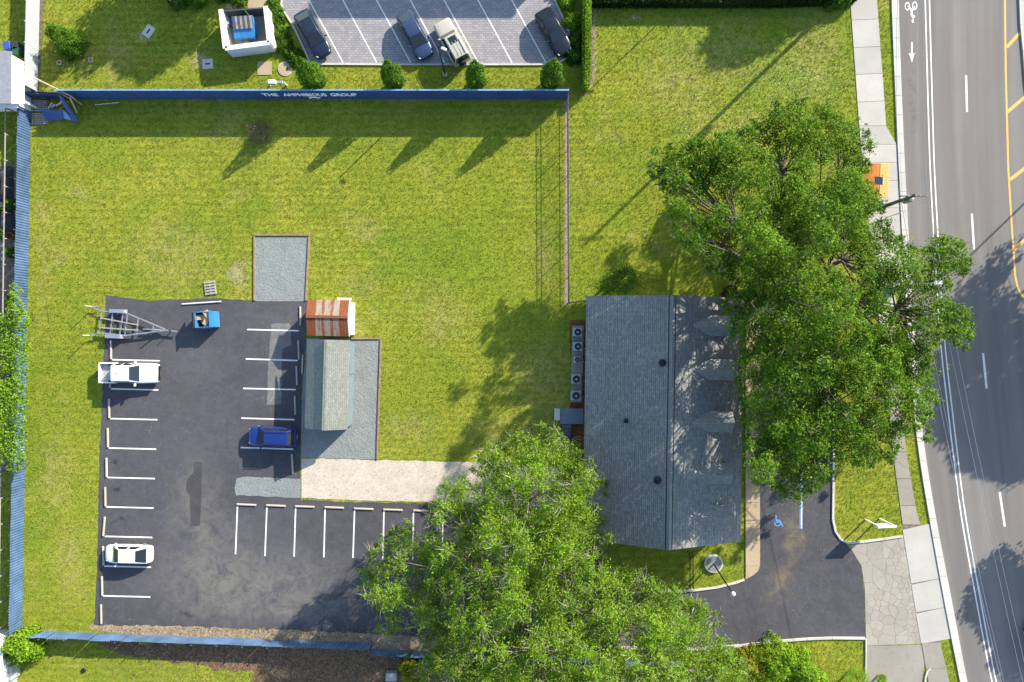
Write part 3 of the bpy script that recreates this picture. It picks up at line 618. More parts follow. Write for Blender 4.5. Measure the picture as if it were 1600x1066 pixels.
for s in (-1, 1): B().box((s*.285, 0, ZR - sl*.285 + .03), (.035, 2*HY-.02, .04)).build('ridge_shade_strip', MT['black'], bld)  # black bars standing in for the shadow gap along both ridge cap edges
# dormers on the street side
DZ = 5.12; DW = .92
dm = None
for k, y in enumerate((8.47, 4.58, -.04, -4.64, -8.35)):
    dd = thing('dormer', None, None); del_ = None
    for kk in ('label', 'category'):
        if kk in dd: del dd[kk]
    dd.parent = bld; dd.location = (0, y, 0)
    xb = (ZR - DZ)/sl; xf = 5.8; ze = DZ - .72
    xe = (ZR - ze)/sl
    for s in (-1, 1):
        v = [(xb-.05, 0, DZ+.02), (xf, 0, DZ+.02), (xf, s*DW, ze), (xe-.05, s*DW, ze)]; v += [(a, b_, c_-.07) for a, b_, c_ in v]
        f = [(0, 1, 2, 3), (7, 6, 5, 4), (0, 4, 5, 1), (1, 5, 6, 2), (2, 6, 7, 3), (3, 7, 4, 0)]
        B().add(v, f if s < 0 else [q[::-1] for q in f]).build('dormer_roof', MT['shingle2'], dd)
    zb = ZR - sl*5.5
    B().add([(5.5, -.8, zb), (5.5, .8, zb), (5.5, .8, ze), (5.5, 0, DZ-.12), (5.5, -.8, ze), (xe, -.8, ze-.02), (xe, .8, ze-.02)], [(0, 1, 2, 3, 4), (0, 4, 5), (1, 6, 2)]).build('dormer_wall', MT['trim'], dd)
    B().box((5.53, 0, (zb+ze)/2+.05), (.05, .8, .75)).build('dormer_window', MT['glass'], dd)
for nm, (x_, y_, r_) in (('roof_vent', (1031, 567, .26)), ('plumbing_vent', (980, 660, .17)), ('roof_vent', (1027, 749, .27))):
    w0 = P(x_, y_, 5.2); lx = w0.x - bc.x; ly = w0.y - bc.y; z = ZR - sl*abs(lx)
    B().lathe((lx, ly, z), [(r_*.9, -.1), (r_*.9, .14), (r_*1.25, .15), (r_*1.25, .22), (r_*.55, .34), (.02, .37)], 16).build(nm, MT['black'], bld, smooth=False)
for y in (-8, -4, 0, 4, 8):
    for s in (-1, 1):
        wf = B().box((s*(HX-.49), y, 1.5), (.06, 1.3, 1.3)).build('window', MT['trim'], bld); B().box((s*(HX-.46), y, 1.5), (.03, 1.1, 1.1)).build('pane', MT['glass'], wf)
dr = B().box((-(HX-.48), 1.9-2.2, 1.05), (.08, 1.0, 2.1)).build('door', MT['steel'], bld); B().box((-(HX-.42), 1.55-2.2, 1.0), (.05, .05, .12)).build('handle', MT['alu'], dr)

# rear landing with ramp
rl = thing('rear_landing', 'small blue grey landing with pale side wall behind the office building', 'landing', P(888, 651))
o = P(888, 651)
def rel(a, b, z=0): v = P(a, b) - o; return (v.x, v.y, z)
def pbox(b, x0, y0, x1, y1, z0, z1): a, c_ = rel(x0, y0), rel(x1, y1); return b.box(((a[0]+c_[0])/2, (a[1]+c_[1])/2, (z0+z1)/2), (abs(c_[0]-a[0]), abs(c_[1]-a[1]), z1-z0))
pbox(B(), 875, 638, 911, 662, .0, .38).build('deck', MT['blueroofwall'], rl); pbox(B(), 866, 638, 874.5, 656, 0, .5).build('side_wall', MT['kerb'], rl)
b = B()
for q in ((876, 662), (893, 662), (876, 688), (893, 688)): v = rel(*q); b.bar((v[0], v[1], 0), (v[0], v[1], 1.05), .05, .05)
for z in (.55, 1.05):
    for x_ in (876, 893): b.bar(rel(x_, 662, z), rel(x_, 688, z), .05, .05)
b.build('railing', MT['black'], rl)
for i in range(4): pbox(B(), 877, 663 + 6*i, 892, 668.5 + 6*i, 0, .34 - .085*i).build('step', MT['steel'], rl)
# air conditioners on a slab
pad = B().prism(px([(894, 509), (912, 509), (909, 629), (891.5, 629)]), 0, .08).build('equipment_pad', MT['oldwalk']); tag(pad, 'narrow concrete pad beside the building carrying the five cooling units', 'concrete pad')
for i, (x_, y_, s, lab) in enumerate(((902.5, 519, .80, 'top cooling unit of the row beside the office building'), (903, 541.5, .80, 'second cooling unit from the top beside the office building'), (902.5, 562.5, .58, 'smallest cooling unit, third from the top of the row'), (900.5, 592.5, .86, 'fourth cooling unit from the top beside the office building'), (900, 618.5, .90, 'bottom cooling unit of the row, nearest the rear landing'))):
    p = P(x_, y_, .8); t = thing('air_conditioner', lab, 'air conditioner', (p.x, p.y, .08), R(-1), 'cooling units behind the building'); hh = .85 if s > .6 else .6
    B().box((0, 0, hh/2), (s, s, hh)).build('cabinet', MT['whitevinyl'], t, bevel=.03)
    B().lathe((0, 0, hh), [(s*.40, -.02), (s*.40, .035), (s*.36, .03), (s*.34, .012)], 24).build('fan_shroud', MT['black'], t)
    fb = B()
    for k in range(5): a = 2*math.pi*k/5; fb.box((math.cos(a)*s*.17, math.sin(a)*s*.17, hh+.018), (s*.28, s*.11, .01), rz=a, rx=.3)
    fb.build('fan_blade', MT['steel'], t); B().lathe((0, 0, hh+.02), [(s*.09, 0), (s*.08, .05), (.01, .06)], 12).build('fan_hub', MT['lens'], t)
    gb = B()
    for q in (.14, .22, .3, .38): 
        for k in range(16): a0, a1 = 2*math.pi*k/16, 2*math.pi*(k+1)/16; gb.bar((math.cos(a0)*s*q, math.sin(a0)*s*q, hh+.055), (math.cos(a1)*s*q, math.sin(a1)*s*q, hh+.055), .007, .007)
    gb.build('fan_grille', MT['steel'], t); B().tube([(s/2, -.2, .25), (s/2+.18, -.22, .3), (s/2+.3, -.15, .5)], .03, 6).build('pipe', MT['whitevinyl'], t)

# ------------------------------------------------------------------ sheds
c0 = P(516, 497, 0); sh = thing('tin_shed', 'small shed with rusty red and grey corrugated tin roof', 'shed', (c0.x, c0.y, 0), R(-1))
x0, x1 = P(480.5, 497, 2.2).x - c0.x, P(545, 497, 2.2).x - c0.x; y0, y1 = P(516, 525, 2.2).y - c0.y, P(516, 468.5, 2.2).y - c0.y; ym = P(516, 495, 2.6).y - c0.y
B().box(((x0+x1)/2 + .12, (y0+y1)/2, 1.05), (x1-x0-.15, y1-y0-.3, 2.1)).build('wall', MT['whitepaint'], sh)
nst = 14; wst = (x1-x0)/nst
for i in range(nst):
    m = 'rust' if i in (0, 1, 2, 11, 12, 13) else ('tin' if i not in (5, 8) else 'rust2')
    for s in (-1, 1):
        v, f = [], []; yb = y1 if s > 0 else y0; nn = 8
        for k in range(nn+1):
            xx = x0 + wst*(i + k/nn*.985); dz = .018*math.cos(k*math.pi)
            v += [(xx, ym, 2.62+dz), (xx, yb, 2.15+dz)]
        for k in range(nn): f.append((2*k, 2*k+1, 2*k+3, 2*k+2) if s < 0 else (2*k+2, 2*k+3, 2*k+1, 2*k))
        q = B().add(v, f).build('roof_sheet', MT[m], sh)
B().bar((x0-.02, ym, 2.66), (x1+.02, ym, 2.66), .24, .05).build('ridge_cap', MT['rust'], sh)
B().box((x1 + .05, (y0+y1)/2, 2.05), (.05, y1-y0, .16)).build('fascia', MT['whitepaint'], sh); B().box(((x0+x1)/2+1, y1+.22, .25), (1.3, .22, .2)).build('step', MT['kerb'], sh)
B().box((x0 + .17, -.2, .95), (.06, 1.1, 1.8)).build('door', MT['greywood'], sh)
c0 = P(515, 598, 0); s2 = thing('shingled_shed', 'long low shed with sage grey shingle gable roof on the gravel', 'shed', (c0.x, c0.y, 0), R(-1.6))
hy = 4.1; xw, xm_, xe_ = P(478, 598, 2.4).x - c0.x, P(507, 598, 3.5).x - c0.x, P(544.5, 598, 2.4).x - c0.x
B().box(((xw+xe_)/2 + .1, 0, 1.15), (xe_-xw-.34, 2*hy-.4, 2.3)).add([(xw+.3, s*(hy-.2), 2.3) for s in (-1, 1)] + [(xe_-.3, s*(hy-.2), 2.3) for s in (-1, 1)] + [(xm_, s*(hy-.2), 3.35) for s in (-1, 1)], [(0, 2, 4), (3, 1, 5)]).build('wall', MT['blueroofwall'], s2)
for xs_ in (xw, xe_):
    v = [(xm_, -hy, 3.5), (xm_, hy, 3.5), (xs_, hy, 2.4), (xs_, -hy, 2.4)]; v += [(a, b_, c_-.1) for a, b_, c_ in v]; f = [(0, 1, 2, 3), (7, 6, 5, 4), (0, 4, 5, 1), (1, 5, 6, 2), (2, 6, 7, 3), (3, 7, 4, 0)]
    B().add(v, f if xs_ < xm_ else [q[::-1] for q in f]).build('roof', MT['shingle3'], s2)
B().bar((xm_, -hy+.01, 3.51), (xm_, hy-.01, 3.51), .26, .04).build('ridge_cap', MT['shingle3'], s2)
B().box((xe_-.06, 1.5, 1.0), (.08, 1.1, 2.0)).build('door', MT['blueroofwall'], s2)
# timber edging
def edging(label, segs):
    o0 = P(*segs[0][0]); t = thing('timber_edging', label, 'timber edging', o0)
    for a, c_ in segs:
        A, Cc = P(*a) - o0, P(*c_) - o0; L = (Cc-A).length; k = max(1, round(L/2.4))
        for i in range(k): 
            u0, u1 = A.lerp(Cc, (i+.008)/k), A.lerp(Cc, (i+.992)/k); B().bar((u0.x, u0.y, .07), (u1.x, u1.y, .07), .14, .15).build('timber', MT['wood'], t)
edging('brown timber edging round three sides of the upper gravel pad', [((398, 470), (398, 369)), ((397, 367.5), (484, 367.5)), ((483.5, 370), (478.5, 470))])
edging('brown timber edging along the gravel yard beside the long shed', [((549, 529), (594, 529)), ((595.5, 530), (589.5, 718))])

# ------------------------------------------------------------------ wheel stops
def stop_mesh():
    L = 1.83; b = B(); pr = [(-.085, 0), (-.075, .10), (-.045, .135), (.045, .135), (.075, .10), (.085, 0)]
    v = [(s*L/2*(1 - .02*(z > .09)), y, z) for s in (-1, 1) for y, z in pr]; n = len(pr)
    b.add(v, [tuple(range(n)), tuple(range(n, 2*n))[::-1]] + [(i, n+i, n+(i+1) % n, (i+1) % n) for i in range(n)])
    return b
st0 = None
def stop(px_, py_, ang, label, mat=None):
    global st0
    p = P(px_, py_); p.z = .016
    if st0 is None: st0 = stop_mesh().build('wheel_stop', MT['stop']); o = st0
    else: o = st0.copy(); COL.objects.link(o)
    o.location = p; o.rotation_euler = (0, 0, R(ang)); tag(o, label, 'wheel stop', 'concrete wheel stops'); return o
for i, (x_, y_, a) in enumerate(((174, 546.5, 90), (172.5, 591, 90), (171, 638, 91), (169, 684, 91), (167, 730.5, 91), (165, 776, 91), (163, 822.5, 85), (162, 868.5, 92), (160, 915.5, 91), (158.5, 959.5, 91))):
    stop(x_, y_, a, ('bottom' if i == 9 else ORD[i] + ' from the top') + ' concrete wheel stop in the left parking row beside the grass')
for x_, y_, a, l in ((469.5, 494, 91, 'wheel stop left of the rusty tin shed'), (467, 547, 92, 'wheel stop above the third right row bay, in the long shed shadow'), (473, 569, 88, 'wheel stop standing out of line closest to the long shed'), (464, 587, 92, 'wheel stop level with the middle of the long shed'), (461.5, 633.5, 92, 'wheel stop directly above the blue SUV bay'), (457, 724.5, 93, 'wheel stop directly below the blue SUV')): stop(x_, y_, a, 'concrete ' + l)
for i, (x_, y_) in enumerate(((385.5, 788.5), (431.5, 790), (476.5, 791.5), (522.5, 793), (568.5, 795), (614, 796.5), (661, 798))): stop(x_, y_, -2.2, ORD[i] + ' from the left concrete wheel stop in the row below the shell path')

# ------------------------------------------------------------------ vehicles
def car(label, cx, cy, ang, L, W, Hh, paintm, st, cab, kind='sedan', cat='car', rails=False, spare=False, sunroof=False):
    """local +X is forward; st = (x fraction, half width factor, belt height); cab = base rear, base front, roof rear, roof front fractions"""
    p = P(cx, cy, .8); t = thing('parked_car' if kind != 'suv' else 'sport_utility_vehicle', label, cat, (p.x, p.y, .014), R(ang))
    hw = W/2; v, f = [], []; n = 0
    for (fx, fw, zb) in st:
        w = hw*fw; x = fx*L
        half = [(w*.88, .24), (w*.985, .42), (w, zb*.62), (w*.985, zb-.14), (w*.93, zb-.035), (w*.72, zb+.012), (w*.35, zb+.04)]
        r_ = [(x, -a, z) for a, z in half] + [(x, a, z) for a, z in half[::-1]]; n = len(r_); v += r_
    m = len(st)
    for i in range(m-1):
        for k in range(n): f.append((i*n+k, (i+1)*n+k, (i+1)*n+(k+1) % n, i*n+(k+1) % n))
    f += [tuple(range(n)), tuple((m-1)*n+k for k in range(n))[::-1]]
    body = B().add(v, f).build('body', MT[paintm], t, smooth=True)
    sd = body.modifiers.new('sub', 'SUBSURF'); sd.levels = 1; sd.render_levels = 1
    belt = lambda x: float(np.interp(x/L, [s[0] for s in st], [s[2] for s in st]))
    br, bf, rr_, rf = (q*L for q in cab); wb, wt = hw*.90, hw*.70
    base = [(br, belt(br)-.05), (bf, belt(bf)-.05)]; zt = Hh
    # greenhouse: roof grid with crown
    v, f = [], []; xs = [br, br*.75+rr_*.25, rr_, (rr_*2+rf)/3, (rr_+rf*2)/3, rf, bf*.75+rf*.25, bf]
    xs = [br, rr_, (rr_*2+rf)/3, (rr_+rf*2)/3, rf, bf]
    for x in xs:
        if x in (br, bf): top = belt(x)+.02; w2 = wb*.97
        else: top = zt - .03*abs((x-(rr_+rf)/2)/((rf-rr_)/2))**2; w2 = wt
        zl = belt(x) - .06
        v += [(x, -wb, zl), (x, -w2, top-.035), (x, -w2*.86, top), (x, 0, top+.02), (x, w2*.86, top), (x, w2, top-.035), (x, wb, zl)]
    for i in range(len(xs)-1):
        for k in range(6): f.append((i*7+k, (i+1)*7+k, (i+1)*7+k+1, i*7+k+1))
    B().add(v, f).build('cabin', MT[paintm], t, smooth=False, bevel=.025)
    def quad(a, b_, c_, d, name, inset=.1, off=.012, mat='glass', sub=None):
        q = [Vector(z) for z in (a, b_, c_, d)]; ctr = sum(q, Vector())/4; nrm = (q[1]-q[0]).cross(q[3]-q[0]).normalized()
        if nrm.dot(ctr - Vector(((rr_+rf)/2, 0, .8))) < 0: nrm = -nrm
        u = [ctr + (z-ctr)*(1-inset) + nrm*off for z in q]; w_ = [z - nrm*(off+.02) for z in u]
        return B().add(u + w_, [(0, 1, 2, 3), (7, 6, 5, 4), (0, 4, 5, 1), (1, 5, 6, 2), (2, 6, 7, 3), (3, 7, 4, 0)]).build(name, MT[mat], t)
    zf, zr = belt(bf)+.02, belt(br)+.02
    quad((bf, -wb*.93, zf), (bf, wb*.93, zf), (rf, wt*.9, zt-.03), (rf, -wt*.9, zt-.03), 'windshield', .07, .03)
    quad((br, wb*.93, zr), (br, -wb*.93, zr), (rr_, -wt*.9, zt-.03), (rr_, wt*.9, zt-.03), 'rear_window', .1, .03)
    for s in (-1, 1):
        xm = (rr_+rf)/2 - .05; zb_ = belt(xm)
        f0, f1 = (rf + (bf-rf)*.55, s*wb*.985, zb_+.02), (xm+.06, s*wb*.985, zb_+.02)
        quad(f0, f1, (xm+.06, s*wt*1.0, zt-.075), (rf, s*wt*1.0, zt-.075), 'side_window', .06, .016)
        quad((xm-.06, s*wb*.985, zb_+.02), (rr_+(br-rr_)*.5, s*wb*.985, zb_+.02), (rr_, s*wt*1.0, zt-.075), (xm-.06, s*wt*1.0, zt-.075), 'side_window', .06, .016)
        mr = B().box((rf + (bf-rf)*.62, s*(hw+.10), belt(rf)+.10), (.14, .22, .13), rz=-s*.25).build('mirror', MT[paintm], t, bevel=.03)
        fx = st[-2][0]*L
        B().box((L*.445, s*hw*.62, st[-3][2]-.085), (.20, .26, .09), rz=-s*.55, ry=.25).build('headlight', MT['lens'], t, bevel=.02)
        B().box((-L*.472, s*hw*.60, st[1][2]-.13), (.10, .30, .14), rz=s*.3).build('taillight', MT['red'], t, bevel=.02)
        for ax in (-.30, .315):
            wh = B().lathe((0, 0, 0), [(.2, -.11), (.31, -.11), (.335, -.07), (.335, .07), (.31, .11), (.2, .11)], 20); wh.v = [(x, z, y) for x, y, z in wh.v]
            wo = wh.build('wheel', MT['rubber'], t); wo.location = (ax*L, s*(hw-.13), .335-.0)
            rb = B().lathe((0, 0, 0), [(.2, -.116), (.2, .116)], 14); rb.v = [(x, z, y) for x, y, z in rb.v]; rb.build('rim', MT['alu'], wo)
        if rails: B().tube([(rr_+.1, s*wt*.86, zt+.0), (rr_+.2, s*wt*.86, zt+.07), (rf-.2, s*wt*.86, zt+.07), (rf-.1, s*wt*.86, zt+.0)], .022, 6).build('roof_rail', MT['black'] if paintm != 'carbeige' else MT['alu'], t)
    B().box((L*.497, 0, .52), (.06, W*.5, .16)).build('grille', MT['black'], t, bevel=.02)
    B().box((-L*.497, 0, .62), (.03, .4, .13)).build('number_plate', MT['lens'], t)
    if sunroof: B().box((rf-.55, 0, zt+.008), (.7, wt*1.1, .03)).build('sunroof', MT['glass'], t, bevel=.02)
    if spare:
        sp = B().lathe((0, 0, 0), [(.16, -.1), (.33, -.1), (.36, 0), (.33, .1), (.16, .1)], 20); sp.v = [(z, x, y) for x, y, z in sp.v]; so = sp.build('spare_wheel', MT['rubber'], t); so.location = (-L*.5-.12, .1, .95)
        for y in (-.45, -.15, .15, .45): B().box(((rr_+rf)/2 - .3, y*hw*1.2, zt+.02), (rf-rr_-.8, .05, .025)).build('roof_rib', MT['carbeige'], t)
    return t
SED = [(-.5, .70, .62), (-.488, .84, .84), (-.44, .93, .95), (-.30, .99, .97), (-.1, 1, .95), (.12, 1, .94), (.24, .985, .92), (.36, .965, .84), (.44, .90, .76), (.482, .78, .66), (.5, .62, .55)]
SUV = [(-.5, .80, .78), (-.49, .90, 1.0), (-.44, .97, 1.06), (-.30, 1, 1.07), (-.1, 1, 1.06), (.12, 1, 1.05), (.24, .99, 1.03), (.38, .97, .98), (.45, .92, .90), (.485, .82, .78), (.5, .66, .62)]
BOX = [(-.5, .90, .82), (-.492, .95, 1.0), (-.44, .98, 1.08), (-.30, 1, 1.08), (-.1, 1, 1.08), (.12, 1, 1.08), (.2, 1, 1.07), (.38, .98, 1.04), (.46, .95, .99), (.488, .88, .86), (.5, .80, .66)]
car('white sedan in the lower part of the left parking row', 199.5, 866.5, 179, 4.45, 1.80, 1.44, 'carwhite', SED, (-.43, .28, -.22, .12))
car('royal blue SUV parked beside the gravel in the middle row', 425.5, 682.5, 178, 4.6, 1.86, 1.68, 'carblue', SUV, (-.47, .26, -.36, .10), 'suv', 'SUV', rails=True)
car('dark navy sedan at the left end of the paver lot', 487.5, 52, -61, 4.75, 1.85, 1.45, 'carink', SED, (-.43, .27, -.24, .08), sunroof=True)
car('slate blue sedan in the middle of the paver lot', 648, 54, -61.5, 4.75, 1.85, 1.45, 'carnavy', SED, (-.43, .27, -.24, .06))
car('black coupe at the right end of the paver lot beside the hedge', 865, 49, -60.5, 4.7, 1.87, 1.42, 'carblack', SED, (-.45, .22, -.22, .03))
car('beige boxy SUV with rear spare wheel beside the slate blue sedan', 706, 65, 118.5, 4.45, 1.85, 1.80, 'carbeige', BOX, (-.49, .17, -.455, .05), 'suv', 'SUV', rails=True, spare=True, sunroof=True)
car('white car cut by the right edge on the road', 1628, 1010, -77, 4.6, 1.85, 1.5, 'carwhite', SED, (-.43, .27, -.24, .08))
# pickup
p = P(202, 583, .8); t = thing('pickup_truck', 'white crew cab pickup truck with empty bed in the left parking row', 'pickup truck', (p.x, p.y, .014), R(-.5))
L, W = 5.5, 1.92; hw = W/2; PK = [(-.10, 1, 1.08), (.10, 1, 1.08), (.22, 1, 1.07), (.36, .98, 1.03), (.45, .95, .97), (.485, .88, .84), (.5, .76, .64)]
v, f = [], []
for fx, fw, zb in PK:
    w = hw*fw; half = [(w*.9, .32), (w, .5), (w, zb*.65), (w*.985, zb-.12), (w*.93, zb-.03), (w*.7, zb+.02), (w*.35, zb+.05)]; r_ = [(fx*L, -a, z) for a, z in half] + [(fx*L, a, z) for a, z in half[::-1]]; n = len(r_); v += r_
for i in range(len(PK)-1):
    for k in range(n): f.append((i*n+k, (i+1)*n+k, (i+1)*n+(k+1) % n, i*n+(k+1) % n))
f += [tuple(range(n)), tuple((len(PK)-1)*n+k for k in range(n))[::-1]]
o = B().add(v, f).build('body', MT['carwhite'], t, smooth=True); sd = o.modifiers.new('s', 'SUBSURF'); sd.levels = sd.render_levels = 1
br, bf, rr_, rf = -.225*L, .215*L, -.205*L, .085*L; wb, wt, zt = hw*.93, hw*.74, 1.80
xs = [br, rr_, (rr_+rf)/2, rf, bf]; v, f = [], []
for x in xs:
    top = 1.12 if x == bf else (1.74 if x == br else zt); w2 = wb*.96 if x == bf else wt
    v += [(x, -wb, .98), (x, -w2, top-.04), (x, -w2*.86, top), (x, 0, top+.02), (x, w2*.86, top), (x, w2, top-.04), (x, wb, .98)]
for i in range(len(xs)-1):
    for k in range(6): f.append((i*7+k, (i+1)*7+k, (i+1)*7+k+1, i*7+k+1))
f.append(tuple(range(7)))
B().add(v, f).build('cabin', MT['carwhite'], t, bevel=.03)
def gl(q, name):
    q = [Vector(z) for z in q]; c_ = sum(q, Vector())/4; nr = (q[1]-q[0]).cross(q[3]-q[0]).normalized()
    if nr.dot(c_ - Vector((-.1, 0, .9))) < 0: nr = -nr
    u = [c_ + (z-c_)*.93 + nr*.028 for z in q]; w_ = [z - nr*.04 for z in u]; B().add(u+w_, [(0, 1, 2, 3), (7, 6, 5, 4), (0, 4, 5, 1), (1, 5, 6, 2), (2, 6, 7, 3), (3, 7, 4, 0)]).build(name, MT['glass'], t)
gl([(bf, -wb*.92, 1.13), (bf, wb*.92, 1.13), (rf, wt*.92, zt-.02), (rf, -wt*.92, zt-.02)], 'windshield'); gl([(br-.0, -wt*.8, 1.2), (br-.0, wt*.8, 1.2), (br+.01, wt*.75, 1.62), (br+.01, -wt*.75, 1.62)], 'rear_window')
for s in (-1, 1):
    xm = (rr_+rf)/2
    gl([(rf+.3, s*wb*.98, 1.12), (xm+.06, s*wb*.98, 1.12), (xm+.06, s*wt, zt-.1), (rf, s*wt, zt-.1)], 'side_window'); gl([(xm-.06, s*wb*.98, 1.12), (rr_+.1, s*wb*.98, 1.12), (rr_+.1, s*wt, zt-.1), (xm-.06, s*wt, zt-.1)], 'side_window')
    B().box((-.355*L, s*(hw-.055), .80), (.285*L, .11, .58)).build('bed_side', MT['carwhite'], t, bevel=.03); B().box((.14*L, s*(hw+.13), 1.2), (.14, .26, .2)).build('mirror', MT['carwhite'], t, bevel=.03)
    B().box((.468*L, s*hw*.72, .86), (.22, .32, .16), rz=-s*.35).build('headlight', MT['lens'], t, bevel=.02); B().box((-.499*L, s*(hw-.06), .85), (.05, .12, .3)).build('taillight', MT['red'], t)
    for ax in (-.32, .325):
        wh = B().lathe((0, 0, 0), [(.22, -.13), (.36, -.13), (.39, -.08), (.39, .08), (.36, .13), (.22, .13)], 20); wh.v = [(x, z, y) for x, y, z in wh.v]; wo = wh.build('wheel', MT['rubber'], t); wo.location = (ax*L, s*(hw-.15), .39)
        rb = B().lathe((0, 0, 0), [(.22, -.136), (.22, .136)], 14); rb.v = [(x, z, y) for x, y, z in rb.v]; rb.build('rim', MT['alu'], wo)
B().box((-.355*L, 0, .60), (.285*L, W-.24, .06)).build('bed_floor', MT['whitevinyl'], t); B().box((-.492*L, 0, .80), (.09, W-.23, .56)).build('tailgate', MT['carwhite'], t, bevel=.03); B().box((-.508*L, 0, .5), (.12, W*.92, .16)).build('rear_bumper', MT['galv'], t, bevel=.03)
rb = B()
for k in range(9): rb.box((-.355*L, -.66 + k*.165, .64), (.28*L, .05, .02))
rb.build('bed_ribs', MT['whitevinyl'], t); B().box((.497*L, 0, .62), (.08, W*.72, .34)).build('grille', MT['black'], t, bevel=.03); B().box((-.19*L+.4, 0, zt+.03), (.12, .06, .05)).build('antenna', MT['black'], t)

# boat trailer
p = P(215, 507); t = thing('boat_trailer', 'empty aluminium boat trailer with two pale mudguards at the lot corner', 'trailer', p, R(-2))
def q_(x, y, z=.45): v = P(x, y) - p; return (v.x, v.y, z)
def prt(name, mat, segs, w=.09, h=.1):
    for a, c_ in segs: B().bar(a, c_, w, h).build(name, MT[mat], t)
prt('side_rail', 'alu', [(q_(162, 488), q_(204, 491)), (q_(204, 491), q_(262, 513)), (q_(158, 522), q_(200, 525)), (q_(200, 525), q_(262, 515))], .11, .13)
prt('tongue', 'alu', [(q_(228, 514), q_(272, 514.5)), (q_(268, 514.5), q_(281, 516))], .10, .12)
prt('cross_member', 'alu', [(q_(163, 488), q_(160, 523)), (q_(180, 489), q_(177, 523)), (q_(196, 491), q_(192, 524)), (q_(203, 491), q_(200, 525)), (q_(220, 497), q_(218, 521)), (q_(244, 507), q_(243, 517))], .09, .09)
prt('bunk', 'greywood', [(q_(163, 499, .62), q_(222, 508, .62)), (q_(161, 514, .62), q_(222, 516, .62))], .10, .07)
prt('axle', 'steel', [(q_(182, 484, .33), q_(178, 530, .33)), (q_(194, 484, .33), q_(190, 530, .33))], .07, .07)
prt('guide_arm', 'alu', [(q_(164, 489), q_(148, 481.5)), (q_(148, 481.5), q_(160, 481)), (q_(160, 522), q_(146, 526.5)), (q_(146, 526.5), q_(158, 526))], .06, .06)
prt('guide_post', 'pvc', [(q_(147.5, 481.5, .4), q_(147.5, 481.5, 1.5)), (q_(145.5, 526.5, .4), q_(145.5, 526.5, 1.5))], .06, .06)
prt('winch_post', 'galv', [(q_(255, 514, .45), q_(250, 514, 1.2))], .09, .09); prt('jack', 'steel', [(q_(268, 516.5, .02), q_(268, 516.5, .9))], .06, .06)
for y, x0_, x1_ in ((487.5, 173.5, 202), (527, 168.5, 197)):
    v = q_((x0_+x1_)/2, y, .72); Lf = (x1_-x0_)/16.41
    b = B(); pr = [(-Lf/2, -.32), (-Lf/2+.18, -.03), (Lf/2-.18, -.03), (Lf/2, -.32)]
    for (xa, za), (xb, zb_) in zip(pr, pr[1:]): b.bar((v[0]+xa, v[1], v[2]+za), (v[0]+xb, v[1], v[2]+zb_), .34, .03)
    b.build('mudguard', MT['alu'], t)
    for dx in (-.38, .38):
        wh = B().lathe((0, 0, 0), [(.16, -.1), (.29, -.1), (.32, -.05), (.32, .05), (.29, .1), (.16, .1)], 18); wh.v = [(x, z, yy) for x, yy, z in wh.v]; wo = wh.build('wheel', MT['rubber'], t); wo.location = (v[0]+dx, v[1], .33)
        rb = B().lathe((0, 0, 0), [(.16, -.105), (.16, .105)], 12); rb.v = [(x, z, yy) for x, yy, z in rb.v]; rb.build('rim', MT['galv'], wo)
# small blue dumpster in the lot
p = P(318, 499.5, 1.2); p.z = .014; t = thing('waste_container', 'open blue waste container with cardboard inside beside the boat trailer', 'dumpster', p, R(3))
for d, c_ in (((1.7, .05, 1.15), (.1, .62, .62)), ((1.7, .05, 1.15), (.1, -.62, .62)), ((.05, 1.24, 1.15), (-.74, 0, .62)), ((.05, 1.24, 1.15), (.94, 0, .62))): B().box(c_, d).build('side', MT['blueplastic'], t)
t.scale = (1.05, 1.15, 1.05); B().box((.1, 0, .1), (1.66, 1.2, .1)).build('floor', MT['shade'], t); B().box((.75, 0, 1.23), (.42, 1.3, .05), ry=.12).build('lid_panel', MT['blueplastic'], t); B().box((-1.0, .0, 1.0), (.06, 1.3, 1.0), ry=.55).build('lid', MT['shade'], t)
b = B(); r_ = random.Random(3)
for k in range(9): b.box((r_.uniform(-.45, .5), r_.uniform(-.4, .4), .8 + .035*k), (r_.uniform(.4, .8), r_.uniform(.3, .6), .03), rz=r_.uniform(0, 3), ry=r_.uniform(-.2, .2), rx=r_.uniform(-.2, .2))
b.build('cardboard', MT['card'], t)
for s in (-1, 1): B().box((.1, s*.68, .85), (.9, .1, .14)).build('lift_pocket', MT['blueplastic'], t)
# pallet, loose pipes
def pallet(label, x_, y_, ang, w=1.1, l=1.2, rows=7, mat='greywood', z=0):
    p = P(x_, y_); p.z = z; t = thing('pallet', label, 'pallet', p, R(ang))
    for k in range(rows): B().box((0, -l/2 + (k+.5)*l/rows, .125), (w, l/rows*.62, .025)).build('slat', MT[mat], t)
    for s in (-1, 0, 1): B().box((s*(w/2-.05), 0, .062), (.09, l, .095)).build('runner', MT[mat], t)
    for k in range(3): B().box((0, (k-1)*(l/2-.06), .0075+.002), (w, .1, .014)).build('slat', MT[mat], t)
pallet('grey wooden pallet on the grass above the parking lot', 329, 450, 8, 1.05, 1.35, 5)
def pipe(label, a, c_, r_, mat, z=None, name='pipe', cat='pipe'):
    A, Cc = P(*a), P(*c_); o = A; z = r_ + .012 if z is None else z
    ob = B().tube([(0, 0, 0), (Cc.x-A.x, Cc.y-A.y, 0)], r_, 8).build(name, MT[mat]); ob.location = (A.x, A.y, z); return tag(ob, label, cat)
pipe('pale pipe lying across the top edge of the parking lot', (285, 475.5), (346, 471.5), .07, 'pvc')
pipe('thin white pipe lying in the shade of the navy fence', (149, 164), (186, 160.5), .04, 'pvc', .05)

